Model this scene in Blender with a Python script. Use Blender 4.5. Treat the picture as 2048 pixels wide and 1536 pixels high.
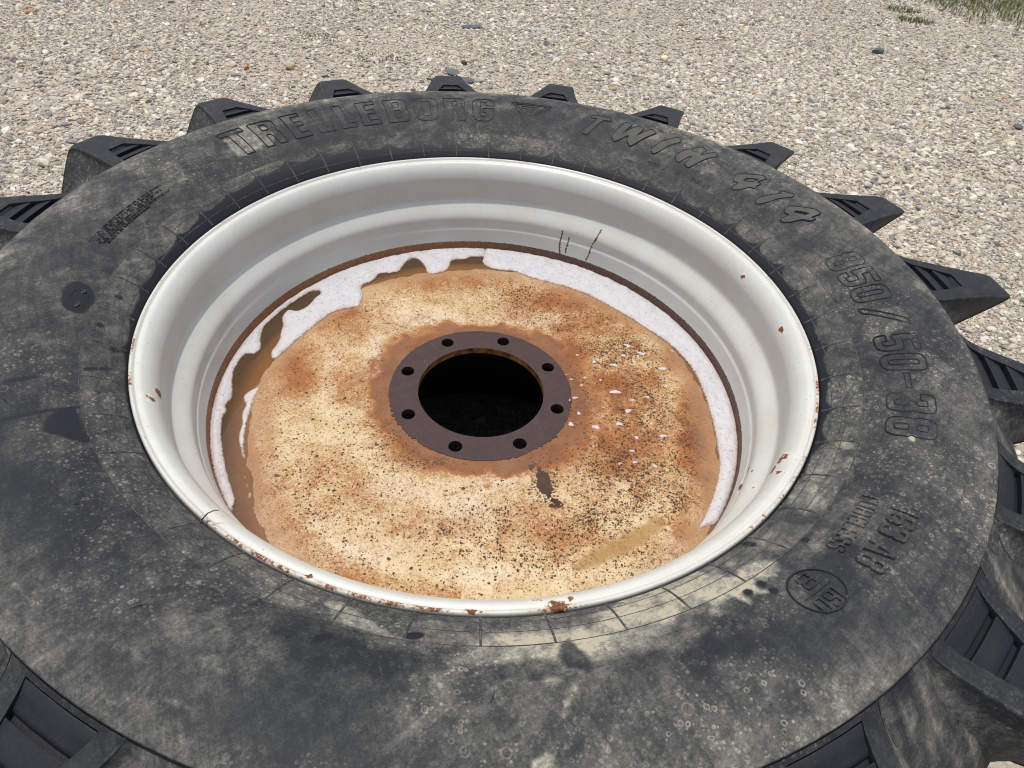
import bpy, bmesh, math, random
import numpy as np
from mathutils import Vector, Matrix
from mathutils.geometry import delaunay_2d_cdt, tessellate_polygon
R_ = math.radians
rng = np.random.default_rng(7)
random.seed(7)
for o in list(bpy.data.objects): bpy.data.objects.remove(o)
SC = bpy.context.scene
COL = SC.collection
Z0 = 0.752                       # height of the rim flange above the gravel

# ------------------------------------------------------------------ camera
CP, PIT, ROL, YAW, FPX = (0.0272, -0.8491, 0.6650 + Z0), 0.7713, 0.1002, 0.0301, 1365.0
fw = Vector((math.sin(YAW)*math.cos(PIT), math.cos(YAW)*math.cos(PIT), -math.sin(PIT)))
rt = Vector((math.cos(YAW), -math.sin(YAW), 0)); up = rt.cross(fw)
r2 = rt*math.cos(ROL) + up*math.sin(ROL); u2 = -rt*math.sin(ROL) + up*math.cos(ROL)
cd = bpy.data.cameras.new('camera'); cam = bpy.data.objects.new('camera', cd); COL.objects.link(cam)
M = Matrix.Identity(4)
for i in range(3): M[i][0], M[i][1], M[i][2], M[i][3] = r2[i], u2[i], -fw[i], CP[i]
cam.matrix_world = M
cd.sensor_fit = 'HORIZONTAL'; cd.sensor_width = 36.0; cd.lens = 36.0*FPX/2048
cd.clip_start = 0.02; cd.clip_end = 500
SC.camera = cam

# ------------------------------------------------------------------ sky and sun
SUN_AZ, SUN_EL = 136.0, 81.5
sd = Vector((math.cos(R_(SUN_AZ))*math.cos(R_(SUN_EL)), math.sin(R_(SUN_AZ))*math.cos(R_(SUN_EL)), math.sin(R_(SUN_EL))))
W = bpy.data.worlds.new('World'); SC.world = W; W.use_nodes = True
wn = W.node_tree; wn.nodes.clear()
wo = wn.nodes.new('ShaderNodeOutputWorld'); wb = wn.nodes.new('ShaderNodeBackground'); ws = wn.nodes.new('ShaderNodeTexSky')
ws.sky_type = 'NISHITA'; ws.sun_disc = False; ws.sun_elevation = R_(SUN_EL); ws.sun_rotation = math.atan2(sd.x, sd.y)
ws.air_density = 1.0; ws.dust_density = 4.0; ws.ozone_density = 0.8
wb.inputs['Strength'].default_value = 0.15
wn.links.new(ws.outputs[0], wb.inputs[0]); wn.links.new(wb.outputs[0], wo.inputs[0])
sl = bpy.data.lights.new('sun', 'SUN'); sl.energy = 2.35; sl.angle = R_(0.5); sl.color = (1.0, 0.965, 0.91)
so = bpy.data.objects.new('sun', sl); COL.objects.link(so); so.location = sd*20
so.rotation_euler = sd.to_track_quat('Z', 'Y').to_euler()
SC.view_settings.view_transform = 'Standard'; SC.view_settings.look = 'None'
SC.view_settings.exposure = 0.08; SC.view_settings.gamma = 1.0; SC.view_settings.use_curve_mapping = False
SC.render.engine = 'CYCLES'
SC.cycles.max_bounces = 8; SC.cycles.use_denoising = True; SC.cycles.filter_width = 1.1

# ------------------------------------------------------------------ node helpers
def mat(name):
    m = bpy.data.materials.new(name); m.use_nodes = True; nt = m.node_tree
    b = nt.nodes.get('Principled BSDF'); return m, nt, b
class N:
    def __init__(s, nt): s.nt = nt
    def new(s, t, **kw):
        n = s.nt.nodes.new(t)
        for k, v in kw.items(): setattr(n, k, v)
        return n
    def link(s, a, b): s.nt.links.new(a, b)
    def put(s, inp, v):
        if hasattr(v, 'is_linked') or isinstance(v, bpy.types.NodeSocket): s.link(v, inp)
        else: inp.default_value = v
    def pos(s): return s.new('ShaderNodeNewGeometry').outputs['Position']
    def attr(s, name, out='Fac'): return s.new('ShaderNodeAttribute', attribute_name=name).outputs[out]
    def math(s, op, a, b=None, c=None, clamp=False):
        n = s.new('ShaderNodeMath', operation=op, use_clamp=clamp); s.put(n.inputs[0], a)
        if b is not None: s.put(n.inputs[1], b)
        if c is not None: s.put(n.inputs[2], c)
        return n.outputs[0]
    def noise(s, scale, detail=4, rough=.55, vec=None, dist=0.0):
        n = s.new('ShaderNodeTexNoise'); n.inputs['Scale'].default_value = scale; n.inputs['Detail'].default_value = detail
        n.inputs['Roughness'].default_value = rough; n.inputs['Distortion'].default_value = dist
        s.link(vec or s.pos(), n.inputs['Vector']); return n.outputs['Fac']
    def voro(s, scale, vec=None, rand=1.0, feature='F1'):
        n = s.new('ShaderNodeTexVoronoi', feature=feature); n.inputs['Scale'].default_value = scale
        n.inputs['Randomness'].default_value = rand; s.link(vec or s.pos(), n.inputs['Vector']); return n
    def rng(s, v, a, b, c=0.0, d=1.0, smooth=False):
        n = s.new('ShaderNodeMapRange', clamp=True); n.interpolation_type = 'SMOOTHSTEP' if smooth else 'LINEAR'
        s.put(n.inputs[0], v)
        for i, x in enumerate((a, b, c, d)): s.put(n.inputs[i+1], x)
        return n.outputs[0]
    def ramp(s, v, stops, interp='LINEAR'):
        n = s.new('ShaderNodeValToRGB'); cr = n.color_ramp; cr.interpolation = interp
        while len(cr.elements) < len(stops): cr.elements.new(.5)
        for e, (p, c) in zip(cr.elements, stops): e.position = p; e.color = (*c, 1)
        s.put(n.inputs[0], v); return n.outputs[0]
    def mix(s, f, a, b, mode='MIX'):
        n = s.new('ShaderNodeMix', data_type='RGBA', blend_type=mode)
        s.put(n.inputs[0], f)
        for i, v in ((6, a), (7, b)):
            if isinstance(v, tuple): n.inputs[i].default_value = (*v, 1)
            else: s.link(v, n.inputs[i])
        return n.outputs[2]
    def vscale(s, v, sc):
        n = s.new('ShaderNodeVectorMath', operation='MULTIPLY'); s.link(v, n.inputs[0]); n.inputs[1].default_value = sc; return n.outputs[0]
    def bump(s, h, strength, dist, normal=None):
        n = s.new('ShaderNodeBump'); n.inputs['Strength'].default_value = strength; n.inputs['Distance'].default_value = dist
        s.link(h, n.inputs['Height'])
        if normal: s.link(normal, n.inputs['Normal'])
        return n.outputs['Normal']

# ------------------------------------------------------------------ mesh helpers
def make(name, verts, faces, m=None, parent=None, smooth=True, attrs=None, angle=None):
    me = bpy.data.meshes.new(name)
    me.from_pydata([tuple(v) for v in verts] if not isinstance(verts, np.ndarray) else verts.tolist(), [],
                   faces.tolist() if isinstance(faces, np.ndarray) else faces)
    if smooth: me.shade_smooth()
    if angle: me.set_sharp_from_angle(angle=R_(angle))
    for k, a in (attrs or {}).items():
        a = np.asarray(a, dtype=np.float32)
        if a.ndim == 1: me.attributes.new(k, 'FLOAT', 'POINT').data.foreach_set('value', a)
        else: me.attributes.new(k, 'FLOAT_VECTOR', 'POINT').data.foreach_set('vector', a.ravel())
    if m:
        for mm in (m if isinstance(m, (list, tuple)) else [m]): me.materials.append(mm)
    me.update()
    o = bpy.data.objects.new(name, me); COL.objects.link(o)
    if parent: o.parent = parent
    return o
def again(o, rotz, parent=None):
    c = o.copy(); COL.objects.link(c); c.parent = parent or o.parent; c.rotation_euler = (0, 0, rotz); return c
def grid_faces(nu, nv, wrap):
    i = np.arange(nu if wrap else nu-1)[:, None]; j = np.arange(nv-1)[None, :]
    a = i*nv + j; b = ((i+1) % nu)*nv + j
    return np.stack([a, b, b+1, a+1], -1).reshape(-1, 4)
def revolve(rz, nth, flip=True):
    """rz: (n,2) profile; returns verts, faces, theta array, r array, index of profile point"""
    rz = np.asarray(rz, float); th = np.linspace(0, 2*np.pi, nth, endpoint=False)
    r = rz[:, 0][None, :]; x = np.cos(th)[:, None]*r; y = np.sin(th)[:, None]*r; z = np.repeat(rz[:, 1][None, :], nth, 0) + Z0
    V = np.stack([x, y, z], -1).reshape(-1, 3)
    F = grid_faces(nth, len(rz), True)
    return V, F[:, ::-1] if flip else F, np.repeat(th, len(rz)), np.tile(rz[:, 0], nth), np.tile(np.arange(len(rz)), nth)
def resample(pts, step):
    pts = np.asarray(pts, float); s = np.r_[0, np.cumsum(np.hypot(*np.diff(pts, axis=0).T))]
    n = max(2, int(round(s[-1]/step))+1); t = np.linspace(0, s[-1], n)
    return np.stack([np.interp(t, s, pts[:, 0]), np.interp(t, s, pts[:, 1])], -1)
def smoothpoly(pts, it=2, closed=False):
    p = np.asarray(pts, float)
    for _ in range(it):
        if closed: q = np.roll(p, -1, 0); p = np.stack([.75*p+.25*q, .25*p+.75*q], 1).reshape(-1, 2)
        else:
            a, b = p[:-1], p[1:]; p = np.r_[p[:1], np.stack([.75*a+.25*b, .25*a+.75*b], 1).reshape(-1, 2), p[-1:]]
    return p
def sdist(P, poly):
    """signed distance (negative inside) of points P to polygon"""
    A = np.asarray(poly, float); B = np.roll(A, -1, 0)
    d2 = np.full(len(P), 1e9); ins = np.zeros(len(P), bool)
    for a, b in zip(A, B):
        ab = b-a; L = ab@ab
        if L < 1e-14: continue
        t = np.clip(((P-a)@ab)/L, 0, 1); q = P-(a+t[:, None]*ab); d2 = np.minimum(d2, (q**2).sum(1))
        c = ((a[1] > P[:, 1]) != (b[1] > P[:, 1]))
        if c.any():
            xs = a[0]+(P[:, 1]-a[1])*ab[0]/(ab[1] if abs(ab[1]) > 1e-12 else 1e-12)
            ins ^= c & (P[:, 0] < xs)
    d = np.sqrt(d2); return np.where(ins, -d, d)
def sstep(a, b, x):
    t = np.clip((x-a)/(b-a), 0, 1); return t*t*(3-2*t)
_g = rng.random((64, 64))
def vnoise(x, y):
    xi = np.floor(x).astype(int); yi = np.floor(y).astype(int); fx = x-xi; fy = y-yi
    fx = fx*fx*(3-2*fx); fy = fy*fy*(3-2*fy); g = lambda i, j: _g[i % 64, j % 64]
    return (g(xi, yi)*(1-fx)+g(xi+1, yi)*fx)*(1-fy)+(g(xi, yi+1)*(1-fx)+g(xi+1, yi+1)*fx)*fy
def fbm(x, y, o=4):
    s = 0; a = .5
    for k in range(o): s = s+a*vnoise(x*2**k+17*k, y*2**k-9*k); a *= .5
    return s

# measured outlines of stains, foam and marks (millimetres / degrees about the wheel axis)
F1=[[93.8,395.6],[92.67,377.9],[88.08,369.3],[83.25,372.5],[80.44,366.6],[77.44,358.2],[67.49,361.0],[60.63,365.4],[53.25,366.2],[45.54,367.8],[37.9,373.5],[30.47,383.2],[23.79,396.0],[15.58,403.8],[7.76,403.5],[-0.09,403.9],[-7.4,408.7],[-13.62,414.0],[-11.43,410.8],[-16.44,418.9],[-21.53,421.9],[-27.12,424.1],[-33.16,426.9],[-37.33,427.9]]
F2=[[92.88,415.7],[97.26,413.9],[98.91,403.9],[101.54,404.5],[103.74,399.2],[104.12,380.3],[106.26,362.8],[110.03,354.7],[112.42,361.3],[112.11,389.6],[113.05,421.4],[115.57,422.8],[118.58,403.4],[120.69,385.7],[123.2,390.5],[126.45,399.7],[128.16,388.5],[130.62,380.6],[133.18,383.0],[134.82,374.3],[136.16,351.2],[138.28,339.5],[141.36,325.3],[143.34,332.7],[146.14,344.4],[149.68,351.2],[153.55,352.1],[157.64,352.9],[161.58,355.4],[164.93,359.3],[169.3,363.9],[172.23,368.7],[174.42,372.6],[173.68,382.6],[171.56,388.9],[168.91,387.5],[166.35,389.8],[163.73,398.7],[160.98,405.7],[158.81,420.9],[156.36,426.9],[154.8,423.8],[154.52,410.6],[152.34,402.3],[149.33,406.4],[146.92,412.1],[145.32,412.2],[144.44,418.1],[144.93,428.3],[147.34,433.5],[150.34,434.3],[153.53,434.3],[156.63,435.7],[160.21,435.1],[162.94,436.1],[164.54,431.9],[167.7,423.3],[170.32,410.7],[172.36,409.6],[173.43,416.0],[173.61,426.9],[174.71,431.4],[174.49,431.1],[177.78,433.6],[181.61,430.8],[185.32,423.4],[188.28,418.1],[190.41,424.6],[191.08,427.5],[192.91,422.4],[194.19,428.6],[198.54,429.7],[202.85,429.0],[206.76,428.7],[210.86,430.0],[215.85,431.7],[217.66,432.9]]
F3=[[[-376,-28],[-389,-41],[-397,-53],[-395,-66],[-386,-76],[-388,-92],[-385,-104],[-379,-121],[-378,-143],[-373,-157],[-366,-168],[-359,-184],[-353,-192],[-352,-188],[-360,-170],[-368,-142],[-373,-118],[-375,-93],[-377,-70],[-378,-54]],[[-346,-219],[-342,-221],[-340,-226],[-342,-227]],[[-337,-237],[-334,-236],[-331,-243],[-333,-245]],[[-328,-253],[-325,-249],[-320,-258],[-322,-263],[-325,-261]],[[-315,-272],[-312,-274],[-295,-300],[-291,-307],[-299,-300],[-309,-286]]]
DUST=[[[[71,-701],[481,167],[263,-444],[275,-453],[303,-443],[336,-434],[339,-453],[306,-480],[248,-512],[199,-517],[166,-541],[142,-538]],0.85,6],[[[113,-555],[160,-533],[167,-557],[112,-569]],0.6,6],[[[-132,-515],[-112,-545],[-47,-555],[-112,-514]],0.72,3],[[[-49,-537],[-17,-520],[15,-544],[50,-556],[2,-559],[-45,-560]],0.6,4],[[[-10,-523],[21,-705],[24,-536],[-5,-540]],0.4,4],[[[-203,-501],[-198,-488],[-143,-517],[-149,-529],[-178,-522]],0.6,3],[[[504,-114],[544,-123],[525,-187],[486,-172]],0.58,7],[[[476,-250],[497,-255],[459,-316],[448,-298],[474,-276]],0.65,5],[[[416,-299],[442,-338],[414,-370],[386,-339]],0.65,4],[[[481,-178],[521,-197],[501,-249],[463,-229]],0.5,6],[[[-521,361],[-498,427],[-479,435],[-448,426],[-431,433],[-435,390],[-457,377],[-473,348],[-487,337]],0.68,5],[[[1,-596],[51,-595],[132,-596],[130,-620],[71,-637],[4,-625]],0.42,12],[[[32,-584],[86,-566],[78,-578],[40,-589]],0.45,6],[[[-276,-546],[-265,-537],[-216,-545],[-210,-562],[-236,-568]],0.5,8],[[[-214,-597],[-195,-595],[-191,-608],[-207,-611]],0.55,3],[[[-403,-541],[-387,-529],[-348,-551],[-359,-572],[-393,-569]],0.45,12],[[[-544,-139],[-520,-87],[-487,-154],[-465,-206],[-431,-271],[-449,-307],[-490,-256]],0.42,8],[[[-557,-45],[-549,82],[-532,163],[-524,68],[-511,-47],[-509,-100]],0.42,6],[[[-418,-353],[-393,-329],[-332,-391],[-262,-444],[-268,-472],[-349,-425]],0.42,8],[[[-504,-391],[-507,-332],[-463,-339],[-427,-359],[-442,-396],[-478,-401]],0.4,10],[[[-702,9],[-646,2],[-586,-71],[-587,-170],[-586,-236],[-666,-105]],0.4,14],[[[-632,304],[-591,507],[-425,702],[-350,670],[-484,470],[-570,332]],0.5,8],[[[-176,618],[-62,678],[-5,652],[-88,603],[-160,580]],0.3,6],[[[574,-21],[614,15],[637,12],[637,-28],[579,-62]],0.5,2.5],[[[465,447],[571,482],[578,379],[522,393]],0.5,5],[[[520,229],[564,178],[576,97],[536,43],[519,127]],0.34,6],[[[622,-89],[675,-129],[663,-240],[627,-280],[590,-221]],0.5,10],[[[379,-410],[409,-398],[404,-422],[371,-433]],0.55,5],[[[378,-536],[440,-511],[458,-534],[409,-575],[365,-575]],0.38,14],[[[471,-420],[530,-391],[543,-428],[494,-479],[457,-465]],0.4,12],[[[-402,-544],[-362,-568],[-324,-593],[-325,-594],[-362,-570],[-402,-545]],0.62,1.2],[[[-279,-594],[-251,-609],[-251,-611],[-280,-595]],0.55,1.2],[[[398,-323],[422,-348],[422,-349],[397,-327]],0.55,1],[[[-228,-635],[-195,-645],[-195,-647],[-228,-637]],0.62,2],[[[552,-256],[559,-257],[555,-268],[547,-267]],1.1,1.5],[[[-200,563],[-151,590],[-135,543],[-205,519]],0.45,5]]
DARK=[[[[-496,-339],[-489,-318],[-480,-296],[-462,-317],[-437,-349],[-452,-351],[-470,-354]],1,2.5],[[[-579,-127],[-591,-87],[-585,-70],[-570,-70],[-553,-88],[-550,-111],[-550,-129],[-563,-135]],1,1.2],[[[-125,-572],[-125,-563],[-116,-558],[-108,-558],[-108,-563],[-117,-570]],1,1.2],[[[-44,-552],[-40,-547],[-26,-545],[-23,-549],[-28,-554],[-41,-555]],1,1.2],[[[215,-550],[291,-526],[357,-526],[349,-553],[279,-570],[209,-583]],0.7,14],[[[358,-455],[394,-437],[426,-417],[427,-466],[406,-496],[366,-514],[348,-496]],0.6,8],[[[443,-290],[499,-310],[506,-346],[457,-364],[427,-347]],0.5,8],[[[-161,-549],[-129,-532],[-90,-569],[-75,-596],[-119,-596],[-151,-578]],0.55,10],[[[-92,-563],[-16,-567],[5,-589],[-12,-600],[-75,-596]],0.5,10],[[[-488,-418],[-430,-417],[-355,-486],[-356,-519],[-404,-514],[-446,-490]],0.45,16],[[[-330,537],[-255,578],[-159,567],[-215,516],[-308,464],[-394,417],[-432,418]],0.5,8],[[[-14,631],[160,633],[304,510],[449,402],[548,251],[560,155],[514,238],[393,370],[202,547],[43,579]],0.4,10],[[[527,-50],[557,-55],[575,-76],[562,-117],[545,-133],[536,-105]],0.5,6],[[[379,-354],[396,-335],[406,-350],[410,-381],[385,-393]],0.4,5],[[[34,-586],[73,-575],[128,-576],[129,-591],[51,-598]],0.6,6],[[[-285,-536],[-244,-505],[-188,-527],[-165,-563],[-216,-547],[-257,-537]],0.4,8],[[[-530,-346],[-502,-322],[-472,-291],[-470,-295],[-500,-326],[-526,-353]],0.9,1.6],[[[-559,-287],[-535,-266],[-532,-272],[-556,-294]],0.9,1.6],[[[-507,-227],[-485,-207],[-483,-212],[-504,-233]],0.8,1.4],[[[105,-552],[117,-545],[140,-572],[132,-586],[105,-576]],0.6,4]]
SPOTS=[[328,-402],[332,-406],[384,-410],[320,-472],[303,-483],[328,-483],[-534,-69],[-497,-171],[-528,-137],[488,145]]
ORANGE=[[-12,144,124,15,-1,23,0.9],[-129,90,54,6,-8,56,0.8],[-153,-41,33,3,-14,86,1.0],[-96,-137,47,4,-6,42,0.9],[-21,-170,70,6,-1,18,0.9],[104,-137,56,5,0,32,1.2],[172,-53,25,2,3,98,0.9],[149,95,56,6,1,72,0.8],[-88,315,135,18,-5,53,0.6],[141,278,125,16,0,52,0.7],[220,207,121,15,3,65,0.45],[-282,158,84,10,-16,76,0.55],[-329,12,42,4,-20,78,0.75],[-212,0,60,6,-12,64,0.5],[238,26,82,9,5,80,0.55],[245,-113,100,10,6,79,0.55],[369,-56,35,3,19,125,0.8],[372,151,39,4,12,93,0.6],[121,-278,89,7,0,53,0.45],[-231,-211,89,8,-11,48,0.3],[-176,-252,110,10,-7,36,0.3],[-45,-293,101,8,-4,34,0.35],[-348,-98,19,2,-31,104,0.4],[-343,-192,18,1,-25,81,0.4],[223,-287,81,7,1,26,0.3],[377,-162,16,1,10,63,0.6],[330,-260,30,2,5,36,0.5],[266,-300,66,5,1,16,0.3],[-189,-385,59,4,-2,10,0.4],[-204,153,65,8,-8,45,0.35]]
BLACK=[[70,268,61,8,-1,51,0.45],[264,137,68,8,4,60,0.7],[287,-17,53,5,10,103,0.65],[233,-156,56,5,3,52,0.9],[272,-172,56,5,6,62,0.9],[196,-254,45,4,1,32,1.0],[128,-286,29,2,0,26,0.6],[99,-322,64,5,0,24,0.5],[33,-286,65,5,-2,34,0.4],[-37,-301,42,3,-2,25,0.35],[314,-216,39,3,3,28,0.7],[366,-79,34,3,14,96,0.6],[280,-307,58,4,1,16,0.5],[113,-187,15,1,0,38,1.6],[181,218,70,9,1,40,0.4],[358,273,31,4,4,34,0.4],[255,-333,57,4,1,12,0.5],[164,-31,43,4,1,75,0.3],[-138,-130,31,3,-7,43,0.35],[-68,-170,46,4,-1,12,0.5],[-256,-259,108,10,-24,93,0.12]]
WHITE=[[-196,54,15,1,-15,82,0.8],[-210,-11,16,1,-7,37,0.5],[-141,176,86,11,-4,30,0.5],[-212,-291,28,2,-4,17,0.5],[1,-254,52,4,-2,27,0.6],[-157,-344,47,4,-4,19,0.7],[-112,-237,59,5,-4,27,0.5],[50,-193,54,5,0,19,0.5],[24,-360,48,3,0,11,0.5],[183,-190,31,2,0,19,0.4],[71,203,79,10,0,31,0.4],[345,-165,24,2,4,31,0.4],[130,150,48,5,0,22,0.5],[-235,-310,10,0,-2,9,0.9],[-202,-331,20,1,-3,16,0.5]]
OCHRE=[[151,-338],[179,-314],[247,-270],[273,-244],[299,-244],[289,-266],[237,-304],[192,-329],[163,-343]]
STREAK=[[94,-160],[105,-164],[121,-202],[133,-232],[125,-232],[110,-212]]
FLECKS=[[270.9,151.8,5.0,3.4],[240.8,92.8,5.6,3.4],[203.5,96.6,3.7,3.0],[260.8,121.7,4.3,2.5],[230.1,132.3,1.9,1.7],[173.1,112.6,2.5,2.1],[238.6,21.3,7.4,4.2],[331.8,93.9,7.4,3.4],[185.0,52.6,2.5,2.1],[160.2,45.8,2.5,1.7],[149.5,56.5,1.9,1.7],[178.0,32.3,2.5,2.1],[213.2,49.3,2.5,1.7],[334.4,46.1,3.7,2.5],[295.5,15.0,3.1,2.5],[165.4,-0.7,3.7,2.5],[155.5,-7.9,3.1,3.0],[266.8,4.4,3.1,2.1],[257.4,-23.5,4.3,4.2],[156.9,-64.7,4.3,3.4],[199.3,-67.1,5.0,4.2],[239.3,-56.0,4.3,3.8],[295.8,-48.9,2.5,2.5],[312.5,-75.7,5.0,3.4],[266.7,-83.8,3.1,2.5],[171.3,-37.5,3.1,2.5],[215.6,-19.6,1.9,1.7],[257.3,-114.2,3.1,2.5],[291.5,-142.4,3.7,2.5],[234.5,-142.8,2.5,2.1],[259.4,-137.2,3.1,2.5],[357.8,149.2,2.5,1.7],[288.6,123.6,1.9,1.7],[307.5,178.6,3.1,2.5],[296.1,131.6,6.2,3.4]]
RUST=[[-154.3,-30.5,7.2,5.0,0.9],[-151.38,-14.1,4.0,6.0,0.8],[3.68,-19.5,4.8,3.0,0.9],[21.57,-20.4,4.0,3.0,0.8],[11.15,-106.0,2.4,3.0,0.6],[-30.7,-17.9,5.6,6.0,0.8],[-32.75,-30.7,6.4,4.0,0.9],[-34.64,-12.9,3.2,3.0,0.9],[-23.96,-122.7,4.8,4.0,0.9],[-25.83,-104.7,2.4,2.0,0.9],[-27.28,-134.1,5.6,3.0,0.9],[-31.0,-93.6,2.4,4.0,0.7],[-20.03,-181.4,4.0,2.0,0.8],[-44.81,0.9,4.0,2.0,0.7],[-47.73,0.9,4.0,3.0,0.7],[-77.37,1.0,8.8,8.0,1],[-87.72,0.9,6.4,4.0,0.95],[-108.16,-3.4,4.0,3.0,0.9],[-108.0,0.9,2.4,2.0,0.8],[-132.5,-94.2,3.2,2.0,0.8],[-129.23,-93.9,3.2,2.0,0.6],[-79.86,-7.7,4.8,3.0,0.7],[-75.62,-4.9,2.4,2.0,0.8],[-37.89,1.0,1.6,2.0,0.4],[26.39,0.9,2.4,2.0,0.4]]
DRIPS=[[[71.93,-114.8],[72.12,-129.3],[72.18,-147.2],[71.6,-170.6]],[[69.93,-124.6],[69.95,-142.0],[70.16,-161.0]],[[62.03,-92.5],[62.5,-110.8],[63.28,-127.5],[63.48,-147.0],[63.99,-163.2]]]
LIP=[[179.7,0.6],[-163.1,0.9],[-154.8,0.9],[-144.9,0.5],[-137.8,0.4],[-123.4,0.8],[-118.7,0.9],[-114.4,1],[-111.5,0.9],[-108.9,0.6],[-104.9,0.9],[-101.1,0.9],[-97.4,1],[-92.7,1],[-87.4,0.7],[-81.5,0.4],[-78.5,1],[-76.6,0.9],[-13.4,1],[-18.9,0.9],[-22.1,0.9],[-31.4,0.7],[-36.1,0.7],[-40.7,0.7],[-45.0,0.6],[-49.8,0.4],[23.6,0.5],[16.5,0.6],[10.1,0.6],[2.6,0.7],[-3.0,0.7],[158.9,0.7],[149.3,0.5],[139.3,0.6],[131.9,0.4],[123.7,0.6],[111.9,0.3],[91.7,0.8],[84.3,0.8],[65.6,0.4],[56.6,0.6],[48.6,0.5]]
GROUND=[[2.373,4.036],[-0.307,3.8],[-0.303,3.161],[0.879,3.521],[0.845,3.388],[2.779,2.95],[-0.353,3.019],[0.529,2.972],[-1.166,3.377],[-0.77,3.123],[2.947,5.113],[2.95,4.867],[0.263,3.671],[-1.203,2.871],[-1.417,2.819],[-1.445,2.428],[-2.828,3.362],[-1.384,3.174],[0.903,3.418],[1.59,4.387],[0.124,3.589],[-0.276,2.927],[-0.896,3.195],[-0.767,3.108]]
PATTERN=[[[[73.48,649.4],[72.35,653.8],[69.92,654.8],[69.39,648.8],[69.57,642.7],[70.71,641.3],[71.09,633.8],[72.53,590.8],[72.87,586.7],[73.61,587.9],[73.9,592.0],[73.83,597.8],[72.52,626.4],[72.13,642.2],[73.15,639.2]]],[[[67.84,600.1],[66.87,587.5],[66.35,590.0],[64.76,614.4],[64.64,600.3],[63.47,586.8],[63.0,590.2],[60.49,643.7],[60.53,649.4],[61.39,655.2],[61.98,649.3],[63.34,617.2],[62.88,647.7],[63.68,653.6],[64.38,650.2],[66.05,616.0],[65.37,648.2],[66.22,655.2],[66.82,653.4],[67.08,645.2]]],[[[58.94,592.7],[59.11,597.6],[58.39,625.5],[56.98,647.4],[56.23,657.4],[55.31,648.6],[55.28,643.4],[56.57,619.9],[57.69,590.6],[58.33,586.2]]],[[[54.21,602.1],[53.37,624.4],[51.37,654.2],[50.19,650.5],[50.22,628.4],[49.32,643.3],[48.54,653.9],[47.5,645.2],[48.35,632.5],[49.29,610.0],[49.95,588.4],[50.44,585.9],[51.4,590.0],[51.39,616.2],[51.81,608.9],[52.52,589.4],[52.9,587.7]]],[[[39.54,585.1],[40.34,588.8],[39.93,604.5],[40.93,602.6],[41.54,607.5],[41.95,618.9],[41.35,628.1],[38.48,653.7],[37.4,650.8],[37.9,628.5],[37.02,630.3],[37.13,617.1],[36.82,611.5],[37.86,608.9],[38.57,593.2]],[[39.92,615.5],[39.79,623.9],[38.13,638.8],[38.52,620.9]]],[[[33.82,585.2],[34.51,589.7],[34.63,600.3],[32.94,636.0],[33.66,640.2],[31.55,652.5],[31.05,644.7],[32.18,619.0],[32.75,599.4],[33.38,588.5]]],[[[26.99,584.8],[27.89,587.8],[27.71,605.2],[28.78,602.6],[29.66,614.1],[29.43,622.1],[26.72,649.9],[25.18,651.5],[25.15,627.7],[24.46,634.2],[24.35,620.9],[25.5,613.5],[26.12,594.5]],[[27.8,613.6],[27.87,620.0],[26.11,634.2],[26.16,624.7]]]]

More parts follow.
